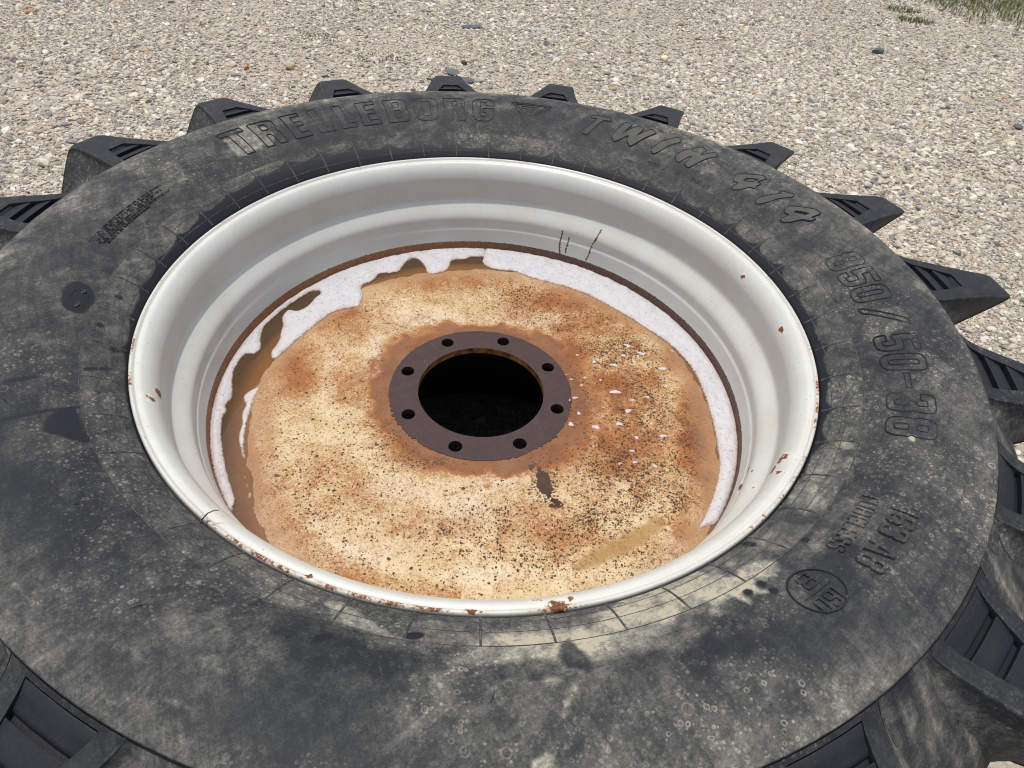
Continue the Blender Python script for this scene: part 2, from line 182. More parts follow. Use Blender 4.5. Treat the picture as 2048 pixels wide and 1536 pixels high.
# ------------------------------------------------------------------ stain maps of the rubber
SR = np.array([.5115, .5125, .5145, .525, .541, .558, .59, .62, .65, .68, .70, .7065, .7092, .7104, .7106, .7106])
SZ = np.array([-.016, -.006, -.0005, .010, .021, .030, .046, .056, .0615, .0625, .0600, .0586, .0576, .0562, .0540, .036])
def prof(r): return np.interp(r, SR[2:12], SZ[2:12])
def dust_at(x, y):
    r = np.hypot(x, y); th = np.degrees(np.arctan2(y, x)); P = np.stack([x, y], -1)
    wob = (fbm(x*60, y*60, 3)-.44)*.016
    d = .245 + .36*(fbm(x*8+3, y*8, 5)-.45) + .12*sstep(.66, .705, r)
    far = sstep(-.35, .15, y-.25*x); wisp = fbm(th*.35+3, r*38, 4)-.45
    d = d + far*(.13+.42*np.clip(wisp, -.25, .4)) + .26*wisp*(1-far)*sstep(.56, .6, r)
    d = np.where(r < .558, .36 + .10*far + .35*(fbm(x*22, y*22, 3)-.45), d)
    d = d + .10*sstep(30, -60, th)*sstep(-150, -100, th)
    sm = fbm(th*.11+5, r*16, 4)
    d = d + np.clip(sm-.46, 0, 1)*1.6*sstep(.515, .53, r)*sstep(.69, .60, r)*sstep(75, 10, np.abs(th+75))
    for poly, v, w in DUST:
        A = np.array(poly)/1000.; w = w/1000.
        b = (x > A[:, 0].min()-.03) & (x < A[:, 0].max()+.03) & (y > A[:, 1].min()-.03) & (y < A[:, 1].max()+.03)
        if b.any():
            k = sstep(w, -w, sdist(P[b], A)+wob[b]*(.5 if w < .003 else 1.4 if w < .0045 else 3.2))
            d[b] = d[b]*(1-k) + np.maximum(d[b], v if v > .6 else v*.9)*k
    for poly, v, w in DARK:
        A = smoothpoly(np.array(poly)/1000., 2, True); w = w/1000.
        b = (x > A[:, 0].min()-.03) & (x < A[:, 0].max()+.03) & (y > A[:, 1].min()-.03) & (y < A[:, 1].max()+.03)
        if b.any():
            k = sstep(w, -w, sdist(P[b], A)+wob[b]*(.1 if w < .002 else .8 if w < .0045 else 3.2)); d[b] *= 1-(v if w < .005 else v*.62)*k
    for sx, sy in SPOTS:
        k = sstep(.0055, .0035, np.hypot(x-sx/1000., y-sy/1000.)+wob*.12); d *= 1-k
    # washed rubber along the rim: scalloped edge with a cusp at every rib
    t2 = np.where(th < -60, th+360, th)
    base = np.interp(t2, [-60, -40, -25, 0, 30, 60, 90, 110, 125, 140, 150, 165, 185, 205, 230], [.505, .511, .517, .521, .525, .5245, .5235, .528, .539, .543, .536, .527, .5195, .511, .505])
    amp = np.interp(t2, [-40, -25, 60, 120, 140, 200], [.0, .010, .012, .012, .008, .005])
    ph = np.abs(((th+4.3)/7.5) % 1 - .5)*2
    jit = vnoise(np.floor((th+4.3)/7.5+.5)*1.7, 0*th)*.8+.6
    rb = base + amp*jit*ph**3 + (fbm(x*90, y*90, 2)-.4)*.003
    k = sstep(.0016, -.0016, r-rb); d *= 1-.97*k
    return np.clip(d, 0, 1.1)

# ------------------------------------------------------------------ materials
def rubber_mat(name, clean=False):
    m, nt, b = mat(name); n = N(nt)
    d0 = n.attr('dust'); pol = n.attr('pol', 'Vector')
    n1 = n.noise(15, 6, .68); n2 = n.noise(70, 7, .78); n3 = n.noise(330, 4, .75); n4 = n.noise(900, 2, .6)
    streak = n.noise(1, 6, .72, n.vscale(pol, (16, 460, 1)))
    rv = n.new('ShaderNodeVectorRotate', rotation_type='Z_AXIS'); n.link(n.pos(), rv.inputs['Vector']); rv.inputs['Angle'].default_value = .7
    diag = n.noise(60, 6, .78, n.vscale(rv.outputs[0], (1, .22, 1)), .8)
    rv2 = n.new('ShaderNodeVectorRotate', rotation_type='Z_AXIS'); n.link(n.pos(), rv2.inputs['Vector']); rv2.inputs['Angle'].default_value = -.5
    diag2 = n.noise(80, 6, .75, n.vscale(rv2.outputs[0], (1, .15, 1)), .5)
    cs = n.math('ADD', n.math('MULTIPLY', n.rng(streak, .34, .66), .16), n.math('ADD', n.math('MULTIPLY', n.rng(diag, .36, .66), .48), n.math('MULTIPLY', n.rng(diag2, .38, .66), .36)))
    tx = n.math('ADD', n.math('MULTIPLY', n.rng(n2, .34, .66), .5), n.math('MULTIPLY', cs, .6))
    d = n.math('MULTIPLY', d0, n.math('ADD', n.math('MULTIPLY', tx, .85), .58))
    d = n.math('ADD', d, n.math('MULTIPLY', n.math('SUBTRACT', n1, .5), .22))
    d = n.math('ADD', d, n.math('MULTIPLY', n.math('SUBTRACT', cs, .5), .20))
    d = n.math('ADD', d, n.math('MULTIPLY', n.math('SUBTRACT', n4, .5), .34))
    # dried water drops: pale rings and dots
    rings = None
    for sc, keep, w in ((64, .80, .07), (120, .62, .12), (230, .50, .2)):
        wv = n.new('ShaderNodeVectorMath', operation='ADD'); n.link(n.pos(), wv.inputs[0])
        nz = n.new('ShaderNodeTexNoise'); nz.inputs['Scale'].default_value = sc*1.3; nz.inputs['Detail'].default_value = 2
        n.link(n.pos(), nz.inputs['Vector']); n.link(n.vscale(nz.outputs['Color'], (.35/sc,)*3), wv.inputs[1])
        v = n.voro(sc, wv.outputs[0]); sep = n.new('ShaderNodeSeparateColor'); n.link(v.outputs['Color'], sep.inputs[0])
        rad = n.rng(sep.outputs[0], 0, 1, .10, .34)
        band = n.math('ABSOLUTE', n.math('SUBTRACT', v.outputs['Distance'], rad))
        ring = n.math('MULTIPLY', n.rng(band, w*.35, w, 1, 0, True), n.math('GREATER_THAN', sep.outputs[1], keep))
        ring = n.math('MULTIPLY', ring, n.rng(sep.outputs[2], 0, 1, .25, 1))
        rings = ring if rings is None else n.math('MAXIMUM', rings, ring)
    area = n.rng(n.noise(7, 2, .5), .44, .62, .0, 1)
    gate = n.math('MULTIPLY', n.rng(d0, .05, .22), n.rng(d0, .5, .8, 1, .15))
    d = n.math('ADD', d, n.math('MULTIPLY', n.math('MULTIPLY', rings, gate), n.math('MULTIPLY', n.math('ADD', area, .3), .26)))
    d = n.math('ADD', d, n.math('MULTIPLY', n.math('SUBTRACT', n3, .5), .46))
    d = n.math('MULTIPLY', d, n.rng(d0, 0.0, .16, .10, 1), clamp=True)
    c = n.ramp(d, [(0, (.0130, .0150, .0185)), (.20, (.0200, .0222, .0240)), (.38, (.047, .0490, .0465)), (.60, (.118, .114, .097)), (.80, (.222, .215, .175)), (1, (.40, .362, .262))])
    n.link(c, b.inputs['Base Color'])
    n.link(n.rng(d, 0, .5, .50, .85), b.inputs['Roughness']); b.inputs['Specular IOR Level'].default_value = .22
    h = n.math('ADD', n.math('MULTIPLY', n3, .6), n2)
    n.link(n.bump(h, .35, .0012), b.inputs['Normal'])
    return m
RUB = rubber_mat('weathered_rubber')
def plain(name, col, rough=.6, spec=.4):
    m, nt, b = mat(name); b.inputs['Base Color'].default_value = (*col, 1); b.inputs['Roughness'].default_value = rough
    b.inputs['Specular IOR Level'].default_value = spec; return m
def edge_mat():
    m, nt, b = mat('moulded_rubber_edge'); n = N(nt)
    c = n.ramp(n.noise(160, 4, .6), [(.30, (.024, .026, .028)), (.52, (.060, .061, .057)), (.72, (.15, .145, .12))])
    n.link(c, b.inputs['Base Color']); b.inputs['Roughness'].default_value = .62; b.inputs['Specular IOR Level'].default_value = .35; return m
EDGE = edge_mat()
LET = plain('letter_edge_rubber', (.016, .017, .019), .6, .35)

# ------------------------------------------------------------------ wheel root
root = bpy.data.objects.new('tractor_wheel', None); COL.objects.link(root)
root['label'] = 'big tractor wheel lying flat on gravel with dusty black tyre and white rim'
root['category'] = 'wheel'

# top sidewall, dense
sp = np.concatenate([np.stack([SR, SZ], -1)[:3], resample(smoothpoly(np.stack([SR, SZ], -1)[2:12], 3), .0022)[1:], np.stack([SR, SZ], -1)[12:]])
V, F, TH, RR, PI_ = revolve(sp, 1560)
D = dust_at(V[:, 0], V[:, 1]); D[RR > .7101] *= .2; D[PI_ < 2] *= .1
# shallow hand-made unevenness
V[:, 2] += (fbm(V[:, 0]*14, V[:, 1]*14, 3)-.44)*.0035*sstep(.53, .6, RR)*sstep(.71, .69, RR)
side = make('tyre_sidewall', V, F, RUB, root, attrs={'dust': D, 'pol': np.stack([TH*.6, RR, 0*RR], -1)})
# casing: shoulder troughs, tread and far sidewall
cp = [(.7092, .0495), (.716, .0435), (.727, .033), (.744, .017), (.765, -.003), (.786, -.022), (.803, -.04), (.816, -.06), (.826, -.085), (.835, -.12), (.843, -.17), (.849, -.25), (.851, -.345),
      (.849, -.44), (.843, -.52), (.826, -.605), (.803, -.65), (.764, -.688), (.722, -.723), (.70, -.745), (.67, -.7505), (.62, -.744), (.558, -.72), (.513, -.69)]
cp = resample(smoothpoly(cp, 2), .009)
V, F, TH, RR, PI_ = revolve(cp, 540)
fib = fbm(np.degrees(TH)*1.1, V[:, 2]*22, 4)
D = np.clip(.40+.9*(fib-.45) + .25*(fbm(V[:, 0]*12, V[:, 1]*12, 3)-.45), .05, .8)
make('tyre_casing', V, F, RUB, root, attrs={'dust': D, 'pol': np.stack([V[:, 2]*1.0+TH*.15, TH*.25, 0*RR], -1)})

# ------------------------------------------------------------------ ribs and ring lines of the rim protector
def surf(th, r, off=0.0):
    """point above the sidewall; th radians"""
    z = np.interp(r, SR[2:12], SZ[2:12]) + off + Z0
    return np.stack([r*np.cos(th), r*np.sin(th), z], -1)
def rib_mesh():
    rr = np.linspace(.5135, .5585, 16); V = []
    tap = np.clip((.5585-rr)/.004, 0, 1)**.5
    for k, (w, h) in enumerate(((-.0017, -.0008), (-.0007, .0011), (.0007, .0011), (.0017, -.0008))):
        V.append(surf(w/rr, rr, h*(.35+.65*tap)))
    V = np.stack(V, 1).reshape(-1, 3); return V, grid_faces(16, 4, False)
V, F = rib_mesh()
rib = make('rib', V, F, EDGE, side, angle=50)
rib.rotation_euler = (0, 0, R_(-4.3))
for k in range(1, 48): again(rib, R_(-4.3+7.5*k))
for r0, h, w in ((.5585, .0006, .0009), (.5395, .0003, .0007), (.5235, .0003, .0007)):
    th = np.linspace(0, 2*np.pi, 900, endpoint=False)
    V = np.stack([surf(th, r0+0*th-w, -.0007), surf(th, r0+0*th-w*.3, h), surf(th, r0+0*th+w*.3, h), surf(th, r0+0*th+w, -.0007)], 1).reshape(-1, 3)
    make('ring_line', V, grid_faces(900, 4, True), EDGE, side, angle=50)

# ------------------------------------------------------------------ lettering
def rnd(pts, rad, seg=5):
    """closed contour with rounded corners; points may carry their own radius as third value"""
    out = []; n = len(pts)
    for i in range(n):
        p = np.array(pts[i][:2], float); a = np.array(pts[i-1][:2], float); c = np.array(pts[(i+1) % n][:2], float)
        r = pts[i][2] if len(pts[i]) > 2 else rad
        da, dc = a-p, c-p; la, lc = np.hypot(*da), np.hypot(*dc); r_ = min(r, la*.5, lc*.5)
        if r_ < 1e-3: out.append(p); continue
        p0, p1 = p+da/la*r_, p+dc/lc*r_
        for t in np.linspace(0, 1, seg): out.append((1-t)**2*p0+2*t*(1-t)*p+t*t*p1)
    return np.array(out)
S = .235     # stroke
def box(x0, y0, x1, y1): return [(x0, y0), (x1, y0), (x1, y1), (x0, y1)]
def glyph(ch, w, s=S, R=.26):
    q = .17; i = s*.72                                   # horizontal strokes are thinner
    r_in = max(.04, R-.18)
    if ch == 'T': return [rnd([((w-s)/2, 0), ((w+s)/2, 0), ((w+s)/2, 1-i), (w, 1-i), (w, 1), (0, 1), (0, 1-i), ((w-s)/2, 1-i)], .02)]
    if ch == 'L': return [rnd([(0, 0), (w, 0), (w, i), (s, i), (s, 1), (0, 1)], .02)]
    if ch == 'E': return [rnd([(0, 0), (w, 0), (w, i), (s, i), (s, .5-i/2), (w*.86, .5-i/2), (w*.86, .5+i/2), (s, .5+i/2), (s, 1-i), (w*.97, 1-i), (w*.97, 1), (0, 1)], .02)]
    if ch in 'O0': return [rnd(box(0, 0, w, 1), R), rnd(box(s, i, w-s, 1-i)[::-1], r_in)]
    if ch == 'R': return [rnd([(0, 0, .02), (s, 0, .02), (s, .40, .02), (w*.52, .40, .08), (w-s, .22, .08), (w-s, 0, .02), (w, 0, .02), (w, .34, .12), (w*.86, .49, .06), (w, .62, .12), (w, 1, R), (0, 1, .02)], .02),
                          rnd(box(s, .58, w-s, 1-i)[::-1], .06)]
    if ch == 'B': return [rnd([(0, 0, .02), (w, 0, R), (w, .45, .12), (w*.90, .515, .03), (w, .58, .12), (w, 1, R), (0, 1, .02)], .02),
                          rnd(box(s, i, w-s, .44)[::-1], .05), rnd(box(s, .60, w-s, 1-i)[::-1], .05)]
    if ch == 'G': return [rnd([(0, 0, R), (w, 0, R), (w, .52, .02), (w*.5, .52, .02), (w*.5, .34, .02), (w-s, .34, .02), (w-s, i, .06), (s, i, .06), (s, 1-i, .06), (w-s, 1-i, .06), (w-s, .66, .02), (w, .66, .02), (w, 1, R), (0, 1, R)], .02)]
    if ch == '8': return [rnd([(0, 0, R), (w, 0, R), (w, .46, .14), (w*.90, .515, .03), (w, .57, .14), (w, 1, R), (0, 1, R), (0, .57, .14), (w*.10, .515, .03), (0, .46, .14)], .02),
                          rnd(box(s, i, w-s, .44)[::-1], .07), rnd(box(s, .60, w-s, 1-i)[::-1], .07)]
    if ch == '5': return [rnd([(0, 0, R), (w, 0, R), (w, .63, R), (s, .63, .04), (s, 1-i, .02), (w*.95, 1-i, .02), (w*.95, 1, .02), (0, 1, .02), (0, .42, .02), (s*.9, .42, .02), (s, .46, .05), (w-s, .46, .06), (w-s, i, .06), (s, i, .06), (s, .28, .02), (0, .28, .02)], .02)]
    if ch == '3': return [rnd([(0, 0, R), (w, 0, R), (w, .46, .14), (w*.90, .515, .03), (w, .57, .14), (w, 1, R), (0, 1, R), (0, .70, .02), (s, .70, .02), (s, 1-i, .06), (w-s, 1-i, .06), (w-s, .60, .06), (w*.42, .60, .02), (w*.42, .44, .02), (w-s, .44, .06), (w-s, i, .06), (s, i, .06), (s, .30, .02), (0, .30, .02)], .02)]
    if ch == '6': return [rnd([(0, 0, R), (w, 0, R), (w, .60, R), (s, .60, .05), (s, 1-i, .06), (w-s, 1-i, .06), (w-s, .72, .02), (w, .72, .02), (w, 1, R), (0, 1, R)], .02), rnd(box(s, i, w-s, .44)[::-1], .07)]
    if ch == '2': return [rnd([(0, 0), (w, 0), (w, i), (s, i), (w, .58, .1), (w, 1, R), (0, 1, R), (0, .68), (s, .68), (s, 1-i, .05), (w-s, 1-i, .05), (w-s, .62, .05), (0, .2, .05)], .02)]
    if ch == 'S': return [rnd([(0, 0, R), (w, 0, R), (w, .58, R), (s, .60, .06), (s, 1-i, .06), (w-s, 1-i, .06), (w-s, .72, .02), (w, .72, .02), (w, 1, R), (0, 1, R), (0, .42, R), (w-s, .42, .06), (w-s, i, .06), (s, i, .06), (s, .28, .02), (0, .28, .02)], .02)]
    if ch == 'U': return [rnd([(0, 0, R), (w, 0, R), (w, 1, .02), (w-s, 1, .02), (w-s, i, .06), (s, i, .06), (s, 1, .02), (0, 1, .02)], .02)]
    if ch == 'A': return [rnd([(0, 0), (s*.95, 0), (w*.36, .2), (w*.64, .2), (w-s*.95, 0), (w, 0), (w*.66, 1), (w*.34, 1)], .02), rnd([(w*.41, .38), (w*.5, .74), (w*.59, .38)], .02)]
    if ch == '1': return [rnd([(w-s, 0), (w, 0), (w, 1), (w-s, 1), (0, .80), (0, .70), (w-s, .78)], .02)]
    if ch == '/': return [rnd([(0, 0), (s*.75, 0), (w, 1), (w-s*.75, 1)], .01)]
    if ch == '-': return [rnd(box(0, .40, w, .56), .01)]
    if ch == 'N': return [rnd([(0, 0), (s, 0), (s, .55), (w-s, 0), (w, 0), (w, 1), (w-s, 1), (w-s, .45), (s, 1), (0, 1)], .03)]
    raise KeyError(ch)
def contour_normals(c):
    t = np.roll(c, -1, 0)-np.roll(c, 1, 0); t /= np.maximum(np.hypot(*t.T), 1e-9)[:, None]; return np.stack([t[:, 1], -t[:, 0]], -1)
def densify(c, step):
    out = []
    for a, b in zip(c, np.roll(c, -1, 0)):
        L = np.hypot(*(b-a)); k = max(1, int(np.ceil(L/step)))
        for j in range(k): out.append(a+(b-a)*j/k)
    return np.array(out)
TSMAT = None
def letter(contours, th0, r0, H, ridge=.0011, rh=.0013, plate=0.0, shear=0.0, platemat=None, wscale=1.0, name='letter'):
    """contours in em units (x right, y up = outward) -> mesh on the sidewall; th0 = angle of the left edge (deg)"""
    rm = r0+H*.5; V = []; Fc = []; DU = []; PO = []; MI = []
    def put(xy, off):
        n0 = len(V)
        th = R_(th0)-(xy[:, 0]/rm); r = r0+xy[:, 1]; p = surf(th, r, 0)
        p[:, 2] += off; V.extend(p.tolist()); PO.extend(np.stack([th*.6, r, 0*r], -1).tolist()); DU.extend([0]*len(xy)); return n0
    def face(f, mi): Fc.append(f); MI.append(mi)
    cs = [densify(np.asarray(c)*np.array([H*wscale, H])+np.stack([np.asarray(c)[:, 1]*H*shear, 0*np.asarray(c)[:, 1]], -1), .0035) for c in contours]
    if plate > 0:
        cs = [c for c in cs]
        tops = [c - contour_normals(c)*.0007 for c in cs]
        tris = tessellate_polygon([[Vector((x, y, 0)) for x, y in c] for c in tops]); off = 0; ids = []
        for c, t in zip(cs, tops):
            a = put(t, plate); b = put(c, -.0008); n = len(c)
            ids += list(range(a, a+n))
            for i in range(n): face((a+i, b+i, b+(i+1) % n, a+(i+1) % n), 0)
        for t in tris:
            if t[0] < len(ids) and t[1] < len(ids) and t[2] < len(ids): face((ids[t[0]], ids[t[1]], ids[t[2]]), 1)
    if ridge > 0:
        for c in cs:
            nn = contour_normals(c); n = len(c)
            rows = [put(c+nn*w, h) for w, h in ((-ridge*1.5, -.0006), (-ridge*.5, rh+plate*.8), (ridge*.5, rh+plate*.8), (ridge*1.5, -.0006))]
            for a, b in zip(rows[:-1], rows[1:]):
                for i in range(n): face((a+i, a+(i+1) % n, b+(i+1) % n, b+i), 0)
    V = np.array(V); d = dust_at(V[:, 0], V[:, 1])
    o = make(name, V, Fc, [LET if ridge > 0 else RUB, platemat or RUB], side, smooth=False, attrs={'dust': d*1.0, 'pol': PO})
    o.data.polygons.foreach_set('material_index', MI)
    return o
def row(items, r0, H, **kw):
    for ch, a0, a1, *rest in items:
        wd = abs(R_(a0-a1))*(r0+H/2)/H
        letter(glyph(ch, wd, **(rest[0] if rest else {})), a0, r0, H, **kw)
row([('T', 145.0, 140.6, dict(s=.26)), ('R', 139.3, 135.0), ('E', 133.2, 129.8), ('L', 128.1, 125.0), ('L', 123.5, 120.5), ('E', 119.1, 115.5),
     ('B', 113.8, 109.6), ('O', 108.3, 103.6), ('R', 102.3, 98.2), ('G', 96.7, 92.5)], .5875, .0705, ridge=.0008, rh=.0012)
rm_ = .6218
tri_ = lambda k: [np.array([(k*1.6, k), (R_(7.8)*rm_-k*1.6, k), (R_(3.83)*rm_, .0690-k*2.1)])]
def flip(cs): return [np.stack([c[:, 0], .0690-c[:, 1]], -1)[::-1]/.0690 for c in cs]
letter(flip(tri_(0.0)), 89.2, .5867, .0690, ridge=.0008, rh=.0012, name='emblem')
letter(flip(tri_(0.0060)), 89.2, .5867, .0690, ridge=.0006, rh=.0012, name='emblem')
letter(glyph('T', R_(3.2)*.63/.029, s=.34), 87.05, .6135, .029, ridge=.0005, rh=.0012, name='emblem')
def knurl():
    m, nt, b = mat('knurled_rubber'); n = N(nt)
    p = n.attr('pol', 'Vector'); rot = n.new('ShaderNodeVectorRotate', rotation_type='Z_AXIS'); n.link(p, rot.inputs['Vector']); rot.inputs['Angle'].default_value = .785
    ck = n.new('ShaderNodeTexChecker'); ck.inputs['Scale'].default_value = 720; n.link(rot.outputs[0], ck.inputs['Vector'])
    d = n.math('ADD', n.math('MULTIPLY', n.attr('dust'), .62), n.math('MULTIPLY', n.noise(60, 4, .6), .3))
    c = n.ramp(n.math('MULTIPLY', d, n.rng(ck.outputs['Fac'], 0, 1, .55, 1.25)), [(0, (.016, .018, .022)), (.4, (.060, .062, .056)), (1, (.30, .27, .18))])
    n.link(c, b.inputs['Base Color']); b.inputs['Roughness'].default_value = .8
    n.link(n.bump(ck.outputs['Fac'], .6, .0008), b.inputs['Normal']); return m
KN = knurl()
for cs in PATTERN:
    a0 = max(a for a, r in cs[0]); H = .06
    loc = []
    for q in cs:
        k = np.array([(R_(a0-a)*(.5872+H*.5)/H, (r/1000.-.5872)/H) for a, r in q])
        if (np.roll(k[:, 0], -1)*k[:, 1]-k[:, 0]*np.roll(k[:, 1], -1)).sum()*(1 if q is cs[0] else -1) > 0: k = k[::-1]
        loc.append(rnd([tuple(p) for p in k], .05))
    letter(loc, a0, .5872, H, ridge=.0008, rh=.0012, plate=.0008, platemat=KN)
row([('8', 14.9, 11.5), ('5', 10.7, 7.2), ('0', 6.6, 3.2), ('/', 2.1, -2.7, dict(s=.30)), ('5', -4.7, -8.1), ('0', -8.8, -12.2), ('3', -16.9, -20.4), ('8', -21.5, -25.0)],
    .5828, .0548, ridge=.0009, rh=.0013)
letter([rnd(box(0, 0, R_(3.0)*.61/.0065, 1), .05)], -12.8, .6063, .0065, ridge=.0009, rh=.0013)
row([('1', -36.7, -37.7, dict(s=.34)), ('6', -38.0, -39.8, dict(s=.22)), ('3', -40.0, -41.8, dict(s=.22)), ('A', -42.9, -44.9, dict(s=.24)), ('8', -45.1, -46.9, dict(s=.22))], .6112, .0295, ridge=0, plate=.0024)
a = -36.3
for ch, wd in zip('TUBELESS', (1.15, 1.15, 1.15, 1.0, .95, 1.0, 1.15, 1.15)):
    row([(ch, a, a-wd, dict(s=.17))], .5808, .0192, ridge=0, plate=.0019); a -= wd+.24
# load index mark inside an oval ring
cth, cr = R_(-52.65), .6085
tt = np.linspace(0, 2*np.pi, 72, endpoint=False)
ov = np.stack([R_(2.75)*cr*(1+np.cos(tt)), .0268*(1+np.sin(tt))], -1)/.0536
letter([ov], -49.9, .5817, .0536, ridge=.0010, rh=.0016, name='emblem')
row([('B', -51.6, -53.4, dict(s=.20))], .5862, .0190, ridge=0, plate=.0019)
letter([rnd(box(0, 0, R_(3.8)*.61/.0022, 1), .1)], -50.8, .6088, .0022, ridge=0, plate=.0015)
row([('1', -51.1, -51.7, dict(s=.26)), ('6', -51.95, -53.1, dict(s=.18)), ('0', -53.35, -54.5, dict(s=.18))], .6142, .0190, ridge=0, plate=.0019)
for txt, a0, st, rr_ in (('1625-1', 58.2, .70, .5625), ('N', 51.4, .7, .5620), ('T-3001', 48.0, .72, .5640)):
    for ch in txt:
        row([(ch, a0, a0-st*.72, dict(s=.18))], rr_, .0078, ridge=0, plate=.0009, name='small_letter'); a0 -= st
# block of tiny moulded lines too small to read: strokes only
Vb, Fb = [], []
for li in range(6):
    a = 178.4-rng.random()*.6-li*.08; end = (161.0, 163.0, 161.8, 163.8, 160.8, 166.0)[li]; r0 = .6055-li*.0041
    while a > end:
        if rng.random() < .14: a -= .34; continue
        for off in ((0, .12) if rng.random() < .6 else (0,)):
            th = R_(a-off); w = .00033; n0 = len(Vb)
            for rr_ in (r0, r0+.0029):
                for s_, h in ((-1, -.0003), (-.6, .0007), (.6, .0007), (1, -.0003)):
                    p = surf(np.array([th+s_*w/rr_]), np.array([rr_]), h)[0]; Vb.append(p)
            Fb += [(n0+i, n0+i+1, n0+5+i, n0+4+i) for i in range(3)]
        a -= .27
bt = make('small_print', np.array(Vb), Fb, LET, side, smooth=False); bt['kind'] = 'stuff'
# moulding plate with two screws
pl = letter([rnd(box(0, 0, 2.1, 1), .4)], -167.7, .5680, .0175, ridge=.0005, rh=.0006, plate=.0006, name='date_plate')
for ang in (-168.35, -171.15):
    th = R_(ang); c = np.array([.5767*math.cos(th), .5767*math.sin(th)]); V = []; F = []
    zc = float(np.interp(.5767, SR[2:12], SZ[2:12]))+Z0
    prof_ = [(.0046, -.0005), (.0046, .0012), (.0034, .0012), (.0032, -.0002), (.0016, -.0002), (.0014, .0010), (.0002, .0010)]
    for k in range(20):
        for rr_, h in prof_: V.append((c[0]+rr_*math.cos(k*.31416), c[1]+rr_*math.sin(k*.31416), zc+h))
    make('screw', np.array(V), grid_faces(20, len(prof_), True), EDGE, side, angle=40)
# thin mould flash hairs standing up from the rubber
def hair(pts, rad, name='rubber_hair'):
    P = np.array(pts, float); V = []
    for k, p in enumerate(P):
        t = P[min(k+1, len(P)-1)]-P[max(k-1, 0)]; t /= np.linalg.norm(t); a = np.cross(t, [0, 0, 1.]); 
        if np.linalg.norm(a) < .1: a = np.cross(t, [1., 0, 0])
        a /= np.linalg.norm(a); b = np.cross(t, a); rr_ = rad*(1-.6*k/(len(P)-1))
        for q in range(5): V.append(p+a*rr_*math.cos(q*1.2566)+b*rr_*math.sin(q*1.2566))
    V = np.array(V); n = len(P); F = [(i*5+j, i*5+(j+1) % 5, (i+1)*5+(j+1) % 5, (i+1)*5+j) for i in range(n-1) for j in range(5)]
    return make(name, V, F, EDGE, side)
th = R_(-124.2)
hair([(math.cos(th+w)*r_, math.sin(th+w)*r_, z+Z0) for r_, z, w in ((.516, .001, 0), (.511, .006, .002), (.506, .012, .008), (.501, .016, .018), (.497, .017, .028))], .0011)
for ang, r_ in ((-132, .60), (-137, .585), (-172.6, .5995), (-117, .62), (-95, .605), (-150, .63), (-86, .62), (60.0, .662)):
    th = R_(ang); p = surf(np.array([th]), np.array([r_]))[0]; a = rng.random()*6
    hair([p+np.array([math.cos(a)*k*.0028, math.sin(a)*k*.0028, k*.0016-.0005*k*k*.5]) for k in range(5)], .0007)

# ------------------------------------------------------------------ tread lugs
LO = np.array([(.7112, .0552, 5.7), (.7170, .0510, 5.5), (.726, .0462, 5.2), (.745, .0415, 4.7), (.77, .0385, 4.05), (.80, .0350, 3.4), (.83, .0310, 2.85), (.86, .0272, 2.4), (.885, .0240, 2.12), (.899, .0205, 1.98), (.906, .013, 1.92), (.9095, .000, 1.9), (.911, -.03, 1.9), (.912, -.10, 2.0), (.913, -.2, 2.1), (.913, -.3, 2.1), (.913, -.37, 1.9)])
LB = np.array([(.7108, .044), (.7140, .036), (.720, .026), (.736, .012), (.758, -.008), (.779, -.026), (.797, -.044), (.810, -.060), (.818, -.074), (.823, -.086), (.826, -.094), (.828, -.102), (.831, -.118), (.838, -.16), (.844, -.23), (.846, -.31), (.846, -.37)])
def slant(z): return np.where(z < .02, 38.0*(.02-z), 0.0)
P_IN, P_OUT = .7160, .8065
def phw(r): return 3.55-(r-P_IN)*26.0
def ztop(r): return np.interp(r, LO[:11, 0], LO[:11, 1])
